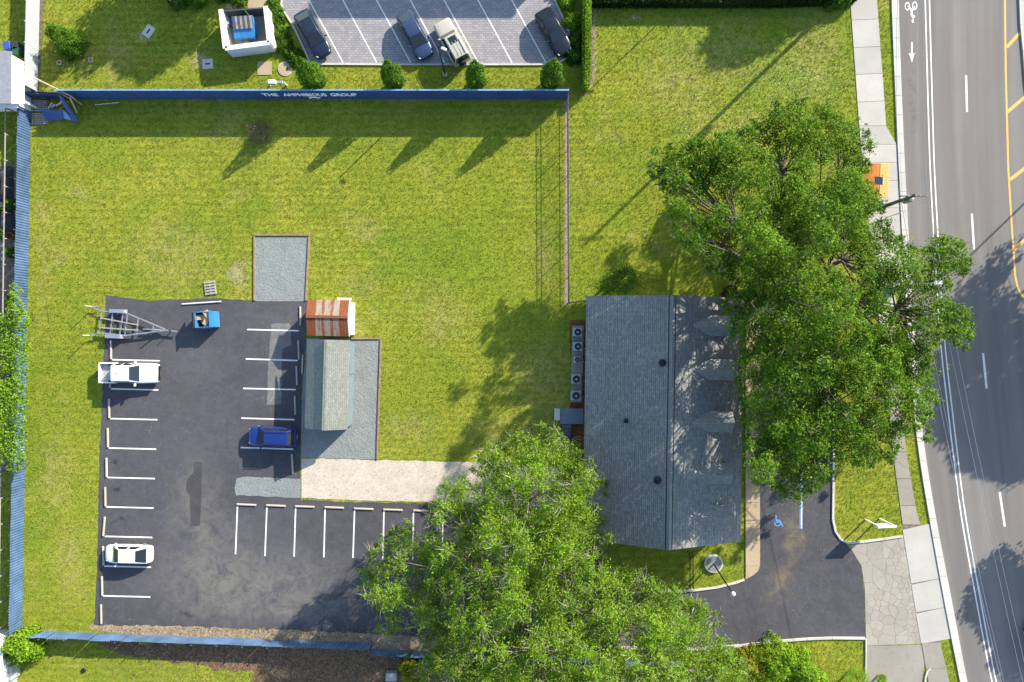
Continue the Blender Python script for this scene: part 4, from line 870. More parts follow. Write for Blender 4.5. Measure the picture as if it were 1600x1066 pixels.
# ------------------------------------------------------------------ upper left corner: dumpster enclosure etc.
p = P(384, 49, 0); en = thing('dumpster_enclosure', 'white walled open enclosure around a blue dumpster at the top', 'enclosure', (0, 0, 0)); en.location = p
ZW = 1.75; oc = [(345, 15), (415, 10), (421, 67), (352, 76)]  # plan of the wall at its top
pts = [P(a, b_, ZW) - p for a, b_ in oc]
for i in (0, 1, 2, 3):
    a, c_ = pts[i], pts[(i+1) % 4]
    if i == 0: continue
    B().bar((a.x, a.y, ZW/2), (c_.x, c_.y, ZW/2), .22, ZW).build('wall', MT['whitepaint'], en); B().bar((a.x, a.y, ZW+.035), (c_.x, c_.y, ZW+.035), .40, .07).build('wall_cap', MT['whitepaint'], en)
for i, (u, w_) in enumerate(((0.02, .49), (.51, .98))): a, c_ = pts[0].lerp(pts[1], u), pts[0].lerp(pts[1], w_); B().bar((a.x, a.y, ZW/2-.1), (c_.x, c_.y, ZW/2-.1), .08, ZW-.3).build('gate', MT['steel'], en)
B().sheet([(q.x, q.y) for q in pts], .02).build('floor_slab', MT['oldwalk'], en)
v = P(380, 42, 1.3); t = thing('dumpster', 'blue dumpster with dark slatted lid inside the white enclosure', 'dumpster', (v.x, v.y, .025), R(3))
b = B(); b.add([(-.85, -.75, 0), (.85, -.75, 0), (.85, .75, 0), (-.85, .75, 0), (-1, -.95, 1.0), (1, -.95, 1.0), (1, .95, 1.45), (-1, .95, 1.45)], [(3, 2, 1, 0), (4, 5, 6, 7), (0, 1, 5, 4), (1, 2, 6, 5), (2, 3, 7, 6), (3, 0, 4, 7)]); b.build('bin', MT['blueplastic'], t, bevel=.03)
for k in range(8): B().box((-.78 + k*.222, .36, 1.40), (.20, 1.1, .05), rx=R(13)).build('lid_slat', MT['greywood'] if k % 2 else MT['steel'], t)
for s in (-1, 1): B().box((s*1.0, 0, .75), (.14, 1.0, .16)).build('lift_pocket', MT['blueplastic'], t)
B().lathe((0, 0, 0), [(.14, 0), (.14, .9), (.16, .92)], 12).build('post_bollard', MT['galv']).location = P(355.5, 36, .9) * 1
bo = bpy.data.objects['post_bollard']; bo.location.z = .025; bo.name = 'bollard'; tag(bo, 'grey round bollard left of the dumpster inside the white enclosure', 'bollard')
bag = B().lathe((0, 0, 0), [(.18, 0), (.3, .1), (.28, .25), (.12, .36), (.03, .42)], 12).build('rubbish_bag', MT['gold']); v = P(386, 66.5, .3); bag.location = (v.x, v.y, .025); tag(bag, 'yellow bag on the floor below the dumpster in the enclosure', 'bag')
# inlets and covers set in the lawn
def cover(name, label, cat, x_, y_, w, d, ang, mat, slot=None, z=.09):
    p = P(x_, y_); t = thing(name, label, cat, p, R(ang)); B().box((0, 0, z/2), (w, d, z)).build('slab', MT[mat], t, bevel=.015)
    if slot: B().box(slot[0] + (z+.006,), slot[1] + (.012,)).build('slot', MT['black'], t)
cover('drain_inlet', 'tilted white concrete drain inlet with black slot near the top left', 'drain inlet', 232.5, 49.5, 1.15, .85, 55, 'kerb', ((0, 0), (.5, .13))); cover('drain_inlet', 'white concrete drain inlet with black slot left of the enclosure shadow', 'drain inlet', 325, 100.5, 1.0, .95, 3, 'kerb', ((0, .0), (.42, .13)))
cover('valve_box', 'small tan valve box below the leaning shrub', 'valve box', 92.5, 98, .48, .48, -6, 'tan', ((0, 0), (.16, .16)), .05); cover('valve_box', 'small pale valve box right of the leaning shrub', 'valve box', 142, 94, .5, .5, 4, 'tanwalk', ((0, 0), (.12, .12)), .05)
cover('utility_cover', 'square beige utility cover left of the round manhole', 'utility cover', 413.5, 107, 1.35, 1.3, 1, 'tanwalk', None, .06)
p = P(446, 108); t = thing('manhole', 'round beige manhole cover in the lawn right of the square cover', 'manhole', p); B().lathe((0, 0, 0), [(.70, 0), (.70, .07), (.66, .08)], 32).build('ring', MT['kerb'], t); B().lathe((0, 0, .075), [(.60, 0), (.60, .02)], 32).build('lid', MT['tanwalk'], t); B().box((.18, -.02, .105), (.12, .3, .03), rz=-.3).build('handle', MT['black'], t)
p = P(430, 134); t = thing('backflow_preventer', 'white backflow valve assembly above the navy fence', 'valve', p)
B().tube([(-.5, 0, 0), (-.5, 0, .75), (.35, 0, .75), (1.1, 0, .7), (1.1, 0, 0)], .09, 8).build('pipe', MT['pvc'], t); B().box((.0, 0, .82), (.75, .42, .4)).build('jacket', MT['whitepaint'], t, bevel=.08); B().lathe((.95, 0, .8), [(.18, 0), (.18, .03)], 12).build('hand_wheel', MT['galv'], t); B().box((.75, 0, .75), (.5, .28, .25)).build('valve_body', MT['galv'], t, bevel=.05)
# derelict lean-to in the corner
p = P(86, 172); t = thing('collapsed_lean_to', 'collapsed blue panel lean-to with tan poles in the top left corner', 'lean-to', p)
def w_(x, y, z): v = P(x, y, z) - p; return (v.x, v.y, z)
def plate(pts_, mat, name): a = [Vector(w_(*q)) for q in pts_]; nr = (a[1]-a[0]).cross(a[2]-a[0]).normalized()*.03; B().add(a + [q - nr for q in a], [tuple(range(len(a))), tuple(range(len(a), 2*len(a)))[::-1]] + [(i, len(a)+i, len(a)+(i+1) % len(a), (i+1) % len(a)) for i in range(len(a))]).build(name, MT[mat], t)
plate([(63, 171, 1.0), (97, 172, 1.0), (99, 187, .3), (74, 189, .3)], 'navyfence', 'panel'); plate([(97, 171, .95), (105, 178, 1.0), (112, 188, .3), (100, 185, .3)], 'bluecap', 'panel'); plate([(91, 149, 1.6), (96, 150, 1.6), (121, 185, .5), (121, 191, .5), (112, 188, .5)], 'navyfence', 'panel')
for a, c_ in (((54, 122, 1.9), (110, 150, 1.9)), ((110, 150, 1.9), (128, 164, .1)), ((109, 152, 1.7), (120, 176, .6))): B().tube([w_(*a), w_(*c_)], .07, 6).build('pole', MT['tan'], t)
r_ = random.Random(8)
for k in range(8): a = (75 + k*3, 170 - k*1.2, .5 + .03*k); B().bar(w_(*a), w_(a[0]+r_.uniform(4, 14), a[1]-r_.uniform(3, 10), a[2]+.1), .1, .05).build('board', MT['greywood'] if k % 2 else MT['pvc'], t)
for k in range(4): pallet('%s weathered pallet lying beside the collapsed lean-to' % ('upper left', 'upper right', 'lower left', 'lower right')[k], 57 + 12*(k % 2), 166 + 20*(k//2), r_.uniform(-3, 3), .72, 1.1, 6)

# ------------------------------------------------------------------ neighbours on the left
p = P(14, 125); t = thing('neighbour_house', 'grey roofed neighbouring house cut by the left edge', 'house', p); 
def hb(x0, y0, x1, y1, z, z0): a, c_ = P(x0, y0, z) - p, P(x1, y1, z) - p; return B().box(((a.x+c_.x)/2, (a.y+c_.y)/2, (z+z0)/2), (abs(c_.x-a.x), abs(c_.y-a.y), z-z0))
hb(-60, 80, 17, 162, 3.0, 2.85).build('roof', MT['greyroof'], t); hb(-58, 84, 15, 158, 2.84, 0).build('wall', MT['whitepaint'], t)
v = [P(17.5, 88, 2.9)-p, P(36, 96, 2.3)-p, P(38, 162, 2.3)-p, P(17.5, 162, 2.9)-p]; v = [(q.x, q.y, z) for q, z in zip(v, (2.9, 2.3, 2.3, 2.9))]
B().add(v + [(a, b_, c_-.08) for a, b_, c_ in v], [(3, 2, 1, 0), (4, 5, 6, 7), (0, 1, 5, 4), (1, 2, 6, 5), (2, 3, 7, 6), (3, 0, 4, 7)]).build('porch_roof', MT['whitepaint'], t); hb(-50, 162.5, 27, 168, 2.4, 2.25).build('fascia', MT['whitepaint'], t)
hb(30, 100, 32, 103, 2.2, 0).build('porch_post', MT['trim'], t); hb(32, 155, 34, 158, 2.2, 0).build('porch_post', MT['trim'], t)
def bin_(label, x_, y_, mat, lidm, ang):
    p = P(x_, y_, 1); t = thing('wheelie_bin', label, 'bin', (p.x, p.y, .01), R(ang)); B().box((0, 0, .5), (.55, .6, .95), taper=1.15).build('tub', MT[mat], t, bevel=.03); B().box((0, .02, 1.0), (.66, .72, .07)).build('lid', MT[lidm], t, bevel=.03); B().tube([(-.2, .38, .95), (.2, .38, .95)], .02, 6).build('handle', MT['black'], t)
bin_('blue recycling bin above the neighbouring house roof', 10, 71, 'bluebin', 'bluebin', 12); bin_('dark green bin beside the blue recycling bin', 25, 80, 'greenbin', 'greenbin', -10); bin_('black bin between the blue and green bins', 23, 71, 'shade', 'shade', 20)
# wire fence of the neighbour: posts and rail
p = P(18, 420); t = thing('timber_rail_fence', 'thin brown rail fence behind the ribbed blue fence', 'fence', p); b = B()
def r2(x, y, z): v = P(x, y) - p; return (v.x, v.y, z)
prev = None
for k in range(21):
    y = 175 + k*40; x = 22 - (y-175)*.0136; B().bar(r2(x, y, 0), r2(x, y, 1.2), .08, .08).build('post', MT['greywood'], t)
    if prev: B().bar(r2(*prev, 1.1), r2(x, y, 1.1), .07, .09).build('rail', MT['greywood'], t)
    prev = (x, y)
r_ = random.Random(21)
for k, (x_, y_) in enumerate(((5, 384), (6, 395), (6, 405))): o = B().box((0, 0, .03), (.35, .32, .06)).build('stepping_stone', MT['kerb']); o.location = P(x_, y_) + Vector((0, 0, .01)); o.rotation_euler = (0, 0, r_.uniform(-.3, .3)); tag(o, ('upper', 'middle', 'lower')[k] + ' of three white stepping stones at the left edge', 'stepping stone', 'white stepping stones')
o = B().lathe((0, 0, 0), [(.25, 0), (.34, .3), (.36, .42), (.3, .42), (.28, .1)], 14).build('plant_pot', MT['rust']); o.location = P(20, 370) + Vector((0, 0, .01)); tag(o, 'red brown plant pot behind the blue fence', 'plant pot')
p = P(7, 288); t = thing('tarp_pile', 'dark tarpaulin covered pile at the left edge', 'tarpaulin', p); r_ = random.Random(4); b = B(); n = 9
g = [[(-.9 + 1.8*i/(n-1), -1.7 + 3.4*j/(n-1), .02 + max(0, .55 - .3*((i-4)/4)**2 - .35*((j-4)/4)**2 + r_.uniform(-.12, .12)) if 0 < i < n-1 and 0 < j < n-1 else .02) for j in range(n)] for i in range(n)]
b.add([q for row in g for q in row], [(i*n+j, (i+1)*n+j, (i+1)*n+j+1, i*n+j+1) for i in range(n-1) for j in range(n-1)]).build('sheet', MT['shade'], t, smooth=True); B().box((.2, .9, .25), (.5, .5, .5), rz=.4).build('crate', MT['steel'], t)
o2 = copy_tree(t); o2.location = P(9, 342); o2.rotation_euler = (0, 0, .3); o2['label'] = 'second dark covered pile just above the white stepping stones'
p = P(4, 545); t = thing('wooden_swing', 'yellow timber beams leaning in the vine at the left edge', 'timber'  , p)
for a, c_ in (((-.3, -.9, .05), (.25, .5, .9)), ((-.2, .2, .05), (.35, .9, .7)), ((-.5, -.5, .6), (.4, -.2, .7))): B().bar(a, c_, .14, .07).build('beam', MT['gold'], t)
t.name = 'timber_beams'
p = P(2, 1030); t = thing('carport', 'white roofed carport cut by the bottom left corner', 'carport', p)
def cb(x0, y0, x1, y1, z, z0): a, c_ = P(x0, y0, z) - p, P(x1, y1, z) - p; return B().box(((a.x+c_.x)/2, (a.y+c_.y)/2, (z+z0)/2), (abs(c_.x-a.x), abs(c_.y-a.y), z-z0))
cb(-50, 992, 3, 1110, 2.4, 2.3).build('roof', MT['whitepaint'], t); cb(-45, 1000, -1, 1100, 2.29, 0).build('wall', MT['whitevinyl'], t); cb(4, 1042, 17, 1064, 1.2, .02).build('box', MT['whitevinyl'], t)
o = B().box((0, 0, .35), (1.0, .75, .7)).build('equipment_box', MT['whitevinyl'], bevel=.04); o.location = P(613, 1053); tag(o, 'white equipment box beside the yellow green bush at the bottom', 'box')
o = B().lathe((0, 0, 0), [(.2, 0), (.24, .05), (.2, .12), (.05, .16)], 12).build('plant_pot', MT['black']); o.location = P(131, 1047.5); tag(o, 'small black round pot in the neighbouring grass below the fence', 'pot')

# ------------------------------------------------------------------ poles, signs, street furniture
def upole(label, x_, y_, h, group='utility poles', trafo=None):
    p = P(x_, y_); t = thing('utility_pole', label, 'utility pole', p, 0, group); B().tube([(0, 0, 0), (0, 0, h)], [.20, .13], 10).build('pole', MT['pole'], t)
    B().box((0, 0, h-.5), (2.2, .1, .12)).build('crossarm', MT['pole'], t)
    for s in (-1, -.5, .5, 1): B().lathe((s, 0, h-.43), [(.05, 0), (.06, .1), (.03, .18)], 8).build('insulator', MT['lens'], t)
    if trafo: B().lathe((.42, .0, trafo), [(.26, 0), (.28, .05), (.28, .9), (.2, 1.0), (.05, 1.05)], 14).build('transformer', MT['galv'], t)
    return t
upole('tall utility pole beyond the top edge beside the sidewalk', 1331, -20, 16.2, trafo=8.8)
upole('utility pole rising through the oak beside the orange bus shelter', 1331, 341, 10.4, trafo=8.0)
upole('utility pole beyond the bottom edge near the kerb', 1494, 1105, 10.6)
def wire(label, pts, sag=.35, r_=.012, mat='alu'):
    b = B()
    for a, c_ in zip(pts, pts[1:]):
        a, c_ = Vector(a), Vector(c_); b.tube([a.lerp(c_, i/10) - Vector((0, 0, sag*4*(i/10)*(1-i/10))) for i in range(11)], r_, 4, False)
    o = b.build('overhead_wire', MT[mat]); return tag(o, label, 'wire', 'overhead wires')
PA, PB, PC = P(1331, -20), P(1331, 341), P(1494, 1105)
for k, (dx, z, l) in enumerate(((-1, 10.15, 'leftmost'), (.5, 10.15, 'second from the left'), (1, 10.15, 'rightmost'), (0, 8.2, 'lowest and thickest'))):
    wire(l + ' of the overhead wires along the road', [(PA.x+dx, PA.y+90, z), (PA.x+dx, PA.y, z), (PB.x+dx, PB.y, z), (PC.x+dx, PC.y, z), (PC.x+dx+9, PC.y-45, z)], .5 if z > 9 else .7, .012 if z > 9 else .022, 'alu' if k != 3 else 'galv')
def lamp(label, x_, y_, h, arm, name='street_lamp', mat='black', head=.5, headmat='lens', r0=.085):
    p = P(x_, y_); t = thing(name, label, 'street lamp', p); a = Vector(arm)
    B().lathe((0, 0, 0), [(r0*2.4, 0), (r0*2.4, .35), (r0*1.4, .4)], 12).build('base', MT['kerb'], t); B().tube([(0, 0, 0), (0, 0, h*.95), (0, 0, h)], [r0, r0*.75, r0*.7], 8).build('pole', MT[mat], t)
    B().tube([(0, 0, h-.05), (a.x*.5, a.y*.5, h+.08), (a.x, a.y, h+.1)], r0*.5, 6).build('arm', MT[mat], t); B().box((a.x, a.y, h+.1), (head, head*.45, .12), rz=math.atan2(a.y, a.x)).build('lamp_head', MT[headmat], t, bevel=.03)
lamp('slim black lamp post standing between the slate blue and beige vehicles', 696, 118, 6.4, (.5, -.25)); 
lamp('grey street lamp arm showing over the oak branches beside the road', 1341, 457, 9.5, (1.6, .1), mat='galv', head=.7)
lamp('thin light pole beyond the hedge at the top edge', 1116, -47, 7.6, (.4, .1), r0=.07); lamp('street lamp beyond the right edge across the road', 1748, 176, 9.6, (-1.6, 0), mat='galv', r0=.11)
p = P(1114, 880); t = thing('lamp_post', 'tall black lamp post with white globe on a round concrete base', 'lamp post', p)
B().lathe((0, 0, 0), [(.88, 0), (.88, .22), (.82, .25)], 36).build('rim', MT['kerb'], t); B().lathe((0, 0, .2), [(.74, 0), (.74, .06)], 32).build('gravel_top', MT['gravel'], t)
hd = P(1145, 927.5, 6.2) - p; B().tube([(0, 0, .2), (hd.x*.5, hd.y*.5, 3.1), (hd.x, hd.y, 6.1)], [.075, .06, .05], 8).build('pole', MT['black'], t); B().lathe((hd.x, hd.y, 6.1), [(.06, 0), (.17, .08), (.2, .2), (.16, .32), (.05, .38)], 16).build('globe', MT['whitepaint'], t, smooth=True)
p = P(1077, 888); t = thing('handrail', 'black double handrail on the grass below the building gable', 'handrail', p)
for x in (-.14, .14):
    for z in (.55, 1.0): B().tube([(x, -1.6, z), (x, 1.6, z)], .03, 6).build('rail', MT['black'], t)
    for y in (-1.55, 0, 1.55): B().tube([(x, y, 0), (x, y, 1.0)], .03, 6).build('post', MT['black'], t)
# white sign on the lawn island
p = P(1363, 811); t = thing('property_sign', 'white board sign on two posts on the small lawn island', 'sign', p)
a, c_ = P(1352, 812) - p, P(1374, 810.5) - p
for q in (a, c_): B().bar((q.x, q.y, 0), (q.x, q.y, 2.35), .12, .12).build('post', MT['whitepaint'], t)
B().bar(a + Vector((.0, -.08, 1.85)), c_ + Vector((.25, -.08, 1.9)), .10, .8).build('board', MT['whitepaint'], t); B().bar(a + Vector((-.05, -.08, 2.36)), c_ + Vector((.3, -.08, 2.36)), .2, .05).build('board_cap', MT['whitepaint'], t)
# bus shelter
p = P(1366, 302); t = thing('bus_shelter', 'orange roofed bus shelter with small solar panel beside the road', 'bus shelter', p, R(-2)); z = 2.5
v0 = P(1354, 284, z) - p
def sw(x, y, zz): v = P(x, y, zz) - p; return Vector((v.x, v.y, zz))
x_a, x_m, x_b = sw(1350, 285, z).x, sw(1374, 285, z).x, sw(1388.5, 285, z).x; ya, yb = sw(1370, 256, z).y, sw(1370, 309, z).y
b = B(); v, f = [], []; 
for i in range(7):
    u = i/6; x = x_a + (x_m-x_a)*u; zz = z - .25*(1-u)**1.5; v += [(x, ya, zz), (x, yb, zz), (x, ya, zz-.05), (x, yb, zz-.05)]
for i in range(6): k = i*4; f += [(k, k+1, k+5, k+4), (k+2, k+6, k+7, k+3), (k, k+4, k+6, k+2), (k+1, k+3, k+7, k+5)]
b.add(v, f).build('roof', MT['orange'], t); B().box(((x_m+x_b)/2, (ya+yb)/2, z-.02), (x_b-x_m, ya-yb, .1)).build('roof_edge', MT['gold'], t, bevel=.03)
for x in (x_a+.15, x_b-.15):
    for y in (ya-.2, yb+.2): B().tube([(x, y, 0), (x, y, z-.28)], .05, 8).build('post', MT['steel'], t)
B().box((x_a+.45, (ya+yb)/2, .45), (.42, 1.9, .06)).build('bench_seat', MT['greywood'], t); B().box((x_a+.1, (ya+yb)/2, 1.2), (.03, 2.6, 1.7)).build('back_pane', MT['glass'], t)
sp = sw(1373.5, 283, 3.0); B().box((sp.x, sp.y, 2.95), (.68, .72, .04), ry=.15).build('solar_panel', MT['panel'], t); B().tube([(sp.x, sp.y, z), (sp.x, sp.y, 2.93)], .04, 6).build('panel_mast', MT['steel'], t)
for s in (-1, 1): B().box((sp.x + s*.36, sp.y, 2.955), (.04, .76, .055), ry=.15).build('panel_frame', MT['alu'], t)
o = B().box((0, 0, .5), (1.1, .4, 1.0)).build('signal_cabinet', MT['galv'], bevel=.04); o.location = P(1395, 448); tag(o, 'grey metal roadside cabinet under the overhanging oak branches', 'cabinet')
o = B().tube([(0, 0, 0), (0, 0, 2.4)], .04, 8).build('sign_post', MT['galv']); o.location = P(1385, 340); tag(o, 'thin grey sign post below the bus shelter', 'post')
# neighbouring building beyond the top edge
a, c_ = P(690, -171), P(1000, -420); nb = thing('neighbour_building', 'two storey building beyond the top edge behind the paver lot', 'building', ((a.x+c_.x)/2, (a.y+c_.y)/2, 0)); bw, bd = c_.x-a.x, c_.y-a.y
B().box((0, 0, 3.8), (bw, bd, 7.6)).build('wall', MT['wall'], nb); B().box((0, 0, 7.75), (bw+.4, bd+.4, .3)).build('roof', MT['greyroof'], nb)
for i in range(6):
    for z in (1.6, 5.2): w2 = B().box((-bw/2 + (i+.5)*bw/6, -bd/2-.03, z), (1.5, .08, 1.5)).build('window', MT['trim'], nb); B().box((-bw/2 + (i+.5)*bw/6, -bd/2-.06, z), (1.3, .06, 1.3)).build('pane', MT['glass'], w2)
# small roof corner at the very top
p = P(272, -8); t = thing('garden_hut', 'corner of a grey hut roof cut by the top edge', 'hut', p, R(-35)); B().box((0, 0, 1.0), (1.5, 1.5, 2.0)).build('wall', MT['trim'], t); B().box((0, 0, 2.05), (1.9, 1.9, .12)).build('roof', MT['greyroof'], t)

# ------------------------------------------------------------------ vegetation
def unit(a): return a / np.maximum(np.linalg.norm(a, axis=1, keepdims=True), 1e-9)
def leaf_mesh(name, C, D, size, aspect, mat, parent=None, off=(0, 0, 0), loose=.9):
    n = len(C); C = C - np.array(off); nr = unit(D + rng.normal(0, loose, (n, 3))); t = unit(np.cross(nr, rng.normal(0, 1, (n, 3)))); bt = np.cross(nr, t)
    L = (size*rng.uniform(.65, 1.3, n))[:, None]; W = L*aspect
    V = np.empty((n, 4, 3)); V[:, 0] = C + t*L; V[:, 1] = C + bt*W + nr*L*.18; V[:, 2] = C - t*L; V[:, 3] = C - bt*W + nr*L*.18
    me = bpy.data.meshes.new(name); me.vertices.add(4*n); me.vertices.foreach_set('co', V.reshape(-1).astype('f4')); me.loops.add(4*n); me.loops.foreach_set('vertex_index', np.arange(4*n, dtype='i4'))
    me.polygons.add(n); me.polygons.foreach_set('loop_start', np.arange(0, 4*n, 4, dtype='i4')); me.update(calc_edges=True); me.materials.append(mat)
    o = bpy.data.objects.new(name, me); COL.objects.link(o); o.parent = parent; return o
def inpoly(pts, poly):
    x, y = pts[:, 0], pts[:, 1]; r = np.zeros(len(pts), bool); n = len(poly)
    for i in range(n):
        x0, y0 = poly[i]; x1, y1 = poly[(i+1) % n]
        if y0 == y1: continue
        c = ((y0 > y) != (y1 > y)) & (x < (x1-x0)*(y-y0)/(y1-y0) + x0); r ^= c
    return r
def edgedist(pts, poly):
    d = np.full(len(pts), 1e9); n = len(poly)
    for i in range(n):
        a, b = np.array(poly[i], float), np.array(poly[(i+1) % n], float); ab = b-a; t = np.clip(((pts-a)@ab)/max(ab@ab, 1e-9), 0, 1); d = np.minimum(d, np.linalg.norm(pts - (a + t[:, None]*ab), axis=1))
    return d
def sphere(n): return unit(rng.normal(0, 1, (n, 3)))
def puff_leaves(puffs, per, up=.35, flat=.75, sprig=0):
    Cs, Ds = [], []
    for (x, y, z, r) in puffs:
        if sprig:
            k = max(6, int(per*r*r/14)); d = sphere(k); d[:, 2] = d[:, 2]*flat + up; d = unit(d); ln = r*rng.uniform(.7, 1.6, k)
            m = 14; u = rng.uniform(.30, 1.0, (k, m)); p = np.array([x, y, z]) + d[:, None, :]*(u*ln[:, None])[:, :, None]; p[:, :, 2] -= (u**2)*.15*r; p += rng.normal(0, .10*r**.5, p.shape)
            Cs.append(p.reshape(-1, 3)); Ds.append((np.repeat(d, m, 0)*.5 + np.array([0, 0, .6])))
        else:
            k = int(per*r*r); d = sphere(k); d[:, 2] = np.abs(d[:, 2])*np.where(rng.random(k) < .78, 1, -1); lump = 1 + .22*np.sin(d[:, 0]*5+x)*np.sin(d[:, 1]*5+y) + .1*np.sin(d[:, 2]*9+z)
            rad = r*rng.uniform(.55, 1.06, k)**.7*lump; p = np.array([x, y, z]) + d*rad[:, None]*np.array([1, 1, flat]); Cs.append(p); Ds.append(d*.9 + np.array([0, 0, up]))
    return np.concatenate(Cs), np.concatenate(Ds)
def crown_puffs(poly, zt, ze, rmin, rmax, n, holes=(), spread=.62, seed=0, bow=.5, jitter=.9, cap=None, nlow=None):
    g = np.random.default_rng(seed); a = np.array(poly); lo, hi = a.min(0), a.max(0); out = []; c = g.uniform(lo, hi, (n*6, 2)); c = c[inpoly(c, poly)]; ed = edgedist(c, poly); em = cap or ed.max()
    keep = []
    for i, q in enumerate(c):
        r = g.uniform(rmin, rmax); rp = r*18
        if ed[i] < rp*.6: r = max(rmin*.7, ed[i]/18/.85); rp = r*18
        if r < rmin*.45: continue
        if any(math.hypot(q[0]-h[0], q[1]-h[1]) < h[2] + rp*.55 for h in holes): continue
        if any((q[0]-k[0])**2 + (q[1]-k[1])**2 < (spread*(rp+k[2]))**2 for k in keep): continue
        keep.append((q[0], q[1], rp)); f = min(1, ed[i]/em); z = (ze + (zt-ze)*f**bow + g.normal(0, jitter))*(1 if nlow is None else nlow[2] + (1-nlow[2])*min(1, max(0, (q[1]-nlow[0])/nlow[1]))); z = max(z, 8.6 + g.normal(0, .5)) if nlow is not None and q[0] < 1140 and q[1] < 400 else z; v = P(q[0], q[1], max(2.8, z)); out.append((v.x, v.y, v.z, r))
        if len(out) >= n: break
    return out
def limbs(b, base, fork, puffs, r0, k=7, seed=0, lean=(0, 0)):
    g = np.random.default_rng(seed); A = np.array([p[:3] for p in puffs]); base = np.array(base); fork = np.array(fork)
    mid = (base+fork)/2 + np.array([lean[0], lean[1], 0]); b.tube([base - [0, 0, .1], base + (mid-base)*.25, mid, fork], [r0*1.5, r0*1.08, r0*.95, r0*.85], 10)
    cen = A[g.choice(len(A), k, replace=False)]
    for _ in range(6):
        lab = np.argmin(((A[:, None, :2]-cen[None, :, :2])**2).sum(2), 1); cen = np.array([A[lab == j].mean(0) if (lab == j).any() else cen[j] for j in range(k)])
    for j in range(k):
        e = cen[j] - [0, 0, 1.0]; m = fork + (e-fork)*.5 + g.normal(0, .6, 3) + [0, 0, .5]; rj = r0*.5
        b.tube([fork - [0, 0, .2], fork*.6+m*.4 + g.normal(0, .25, 3), m, e], [rj*1.1, rj*.9, rj*.7, rj*.42], 7)
        for q in A[lab == j]:
            s_ = m*.35 + e*.65 if g.random() < .6 else m; mm = (s_+q)/2 + g.normal(0, .35, 3); b.tube([s_, mm, q], [rj*.32, rj*.2, rj*.07], 5, False)
def twigs(puffs, n, ln, r=.012):
    b = B(); g = random.Random(3)
    for (x, y, z, rr_) in puffs:
        for _ in range(n):
            d = Vector((g.gauss(0, 1), g.gauss(0, 1), abs(g.gauss(0, .7)))).normalized(); s_ = Vector((x, y, z)) + d*rr_*g.uniform(.15, .5); e = s_ + d*ln*g.uniform(.6, 1.2); m = (s_+e)/2 + Vector((g.gauss(0, .1), g.gauss(0, .1), g.gauss(0, .05)))
            b.tube([s_, m, e], [r*1.6, r, r*.4], 3, False)
    return b
def tree(label, basepx, fork, puffs, leafm, barkm, r0, per, size, aspect, k=7, seed=1, sprig=0, tw=0, name='tree', up=.35, loose=.9, flat=.75, group=None):
    base = P(*basepx); t = thing(name, label, 'tree', base, 0, group); C, D = puff_leaves(puffs, per, up, flat, sprig)
    if sprig == 2:
        C1, D1_ = puff_leaves(puffs, per*.55, up, flat, 0); C2, D2_ = puff_leaves([(a, b_, c_, r_*1.08) for a, b_, c_, r_ in puffs], per*.45, up, flat, 1); C, D = np.concatenate([C1, C2]), np.concatenate([D1_, D2_])
    leaf_mesh('crown', C, D, size, aspect, leafm, t, base, loose)
    b = B(); limbs(b, base, fork, puffs, r0, k, seed); b.build('trunk', MT[barkm], t, world=True, smooth=True)
    if tw: twigs(puffs, tw, 1.0, .012 if tw < 4 else .015).build('twigs', MT['twig'], t, world=True)['kind'] = 'stuff'
    return len(C)
OAK = [(1008, 240), (1035, 224), (1065, 232), (1078, 214), (1105, 222), (1130, 200), (1150, 212), (1165, 190), (1200, 192), (1215, 150), (1250, 158), (1285, 164), (1312, 178), (1336, 203), (1364, 212), (1360, 250), (1350, 275), (1375, 310), (1388, 350), (1400, 372), (1410, 360), (1418, 385), (1445, 392), (1460, 376), (1490, 370), (1518, 390), (1516, 425), (1485, 440), (1478, 470), (1512, 488), (1522, 525), (1506, 556), (1478, 530), (1452, 545), (1450, 580), (1466, 625), (1455, 645), (1446, 655), (1456, 680), (1448, 692), (1425, 670), (1405, 675), (1398, 705), (1390, 738), (1372, 720), (1345, 735), (1310, 715), (1296, 745), (1280, 768), (1240, 772), (1205, 768), (1178, 750), (1165, 700), (1164, 640), (1150, 600), (1162, 560), (1140, 530), (1132, 470), (1150, 440), (1108, 425), (1098, 390), (1062, 382), (1046, 345), (1044, 300), (1020, 280)]
OHOLES = [(1228, 268, 14), (1290, 268, 16), (1060, 305, 8), (1325, 415, 14), (1382, 395, 12), (1425, 460, 14), (1400, 470, 14), (1345, 465, 6), (1112, 325, 7), (1385, 640, 9), (1330, 625, 6), (1420, 505, 6), (1170, 600, 8)]
LHOLES = [(1, 1, 1), (820, 985, 12), (708, 835, 9), (700, 815, 8), (640, 905, 8), (760, 920, 7), (945, 870, 8), (990, 975, 9), (840, 970, 8), (630, 955, 7), (775, 985, 8), (910, 1040, 10), (1000, 1035, 10)]
op = crown_puffs(OAK, 14.5, 6.5, .55, 1.9, 760, OHOLES, .58, 11, .6, 2.2, cap=150, nlow=(150, 190, .5))
def inner(poly, n, zlo, zhi, seed, marg, ymin=0):
    g = np.random.default_rng(seed); a = np.array(poly); c = g.uniform(a.min(0), a.max(0), (n*8, 2)); c = c[inpoly(c, poly)]; e = edgedist(c, poly); c = c[e > marg][:n]; out = []; c = [q for q in c if q[1] > ymin and all(math.hypot(q[0]-h[0], q[1]-h[1]) > h[2] + 22 for h in OHOLES + LHOLES)]
    for q in c: v = P(q[0], q[1], g.uniform(zlo, zhi)); out.append((v.x, v.y, v.z, g.uniform(1.2, 2.0)))
    return out
op += inner(OAK, 46, 4.5, 8.0, 71, 45, 330)
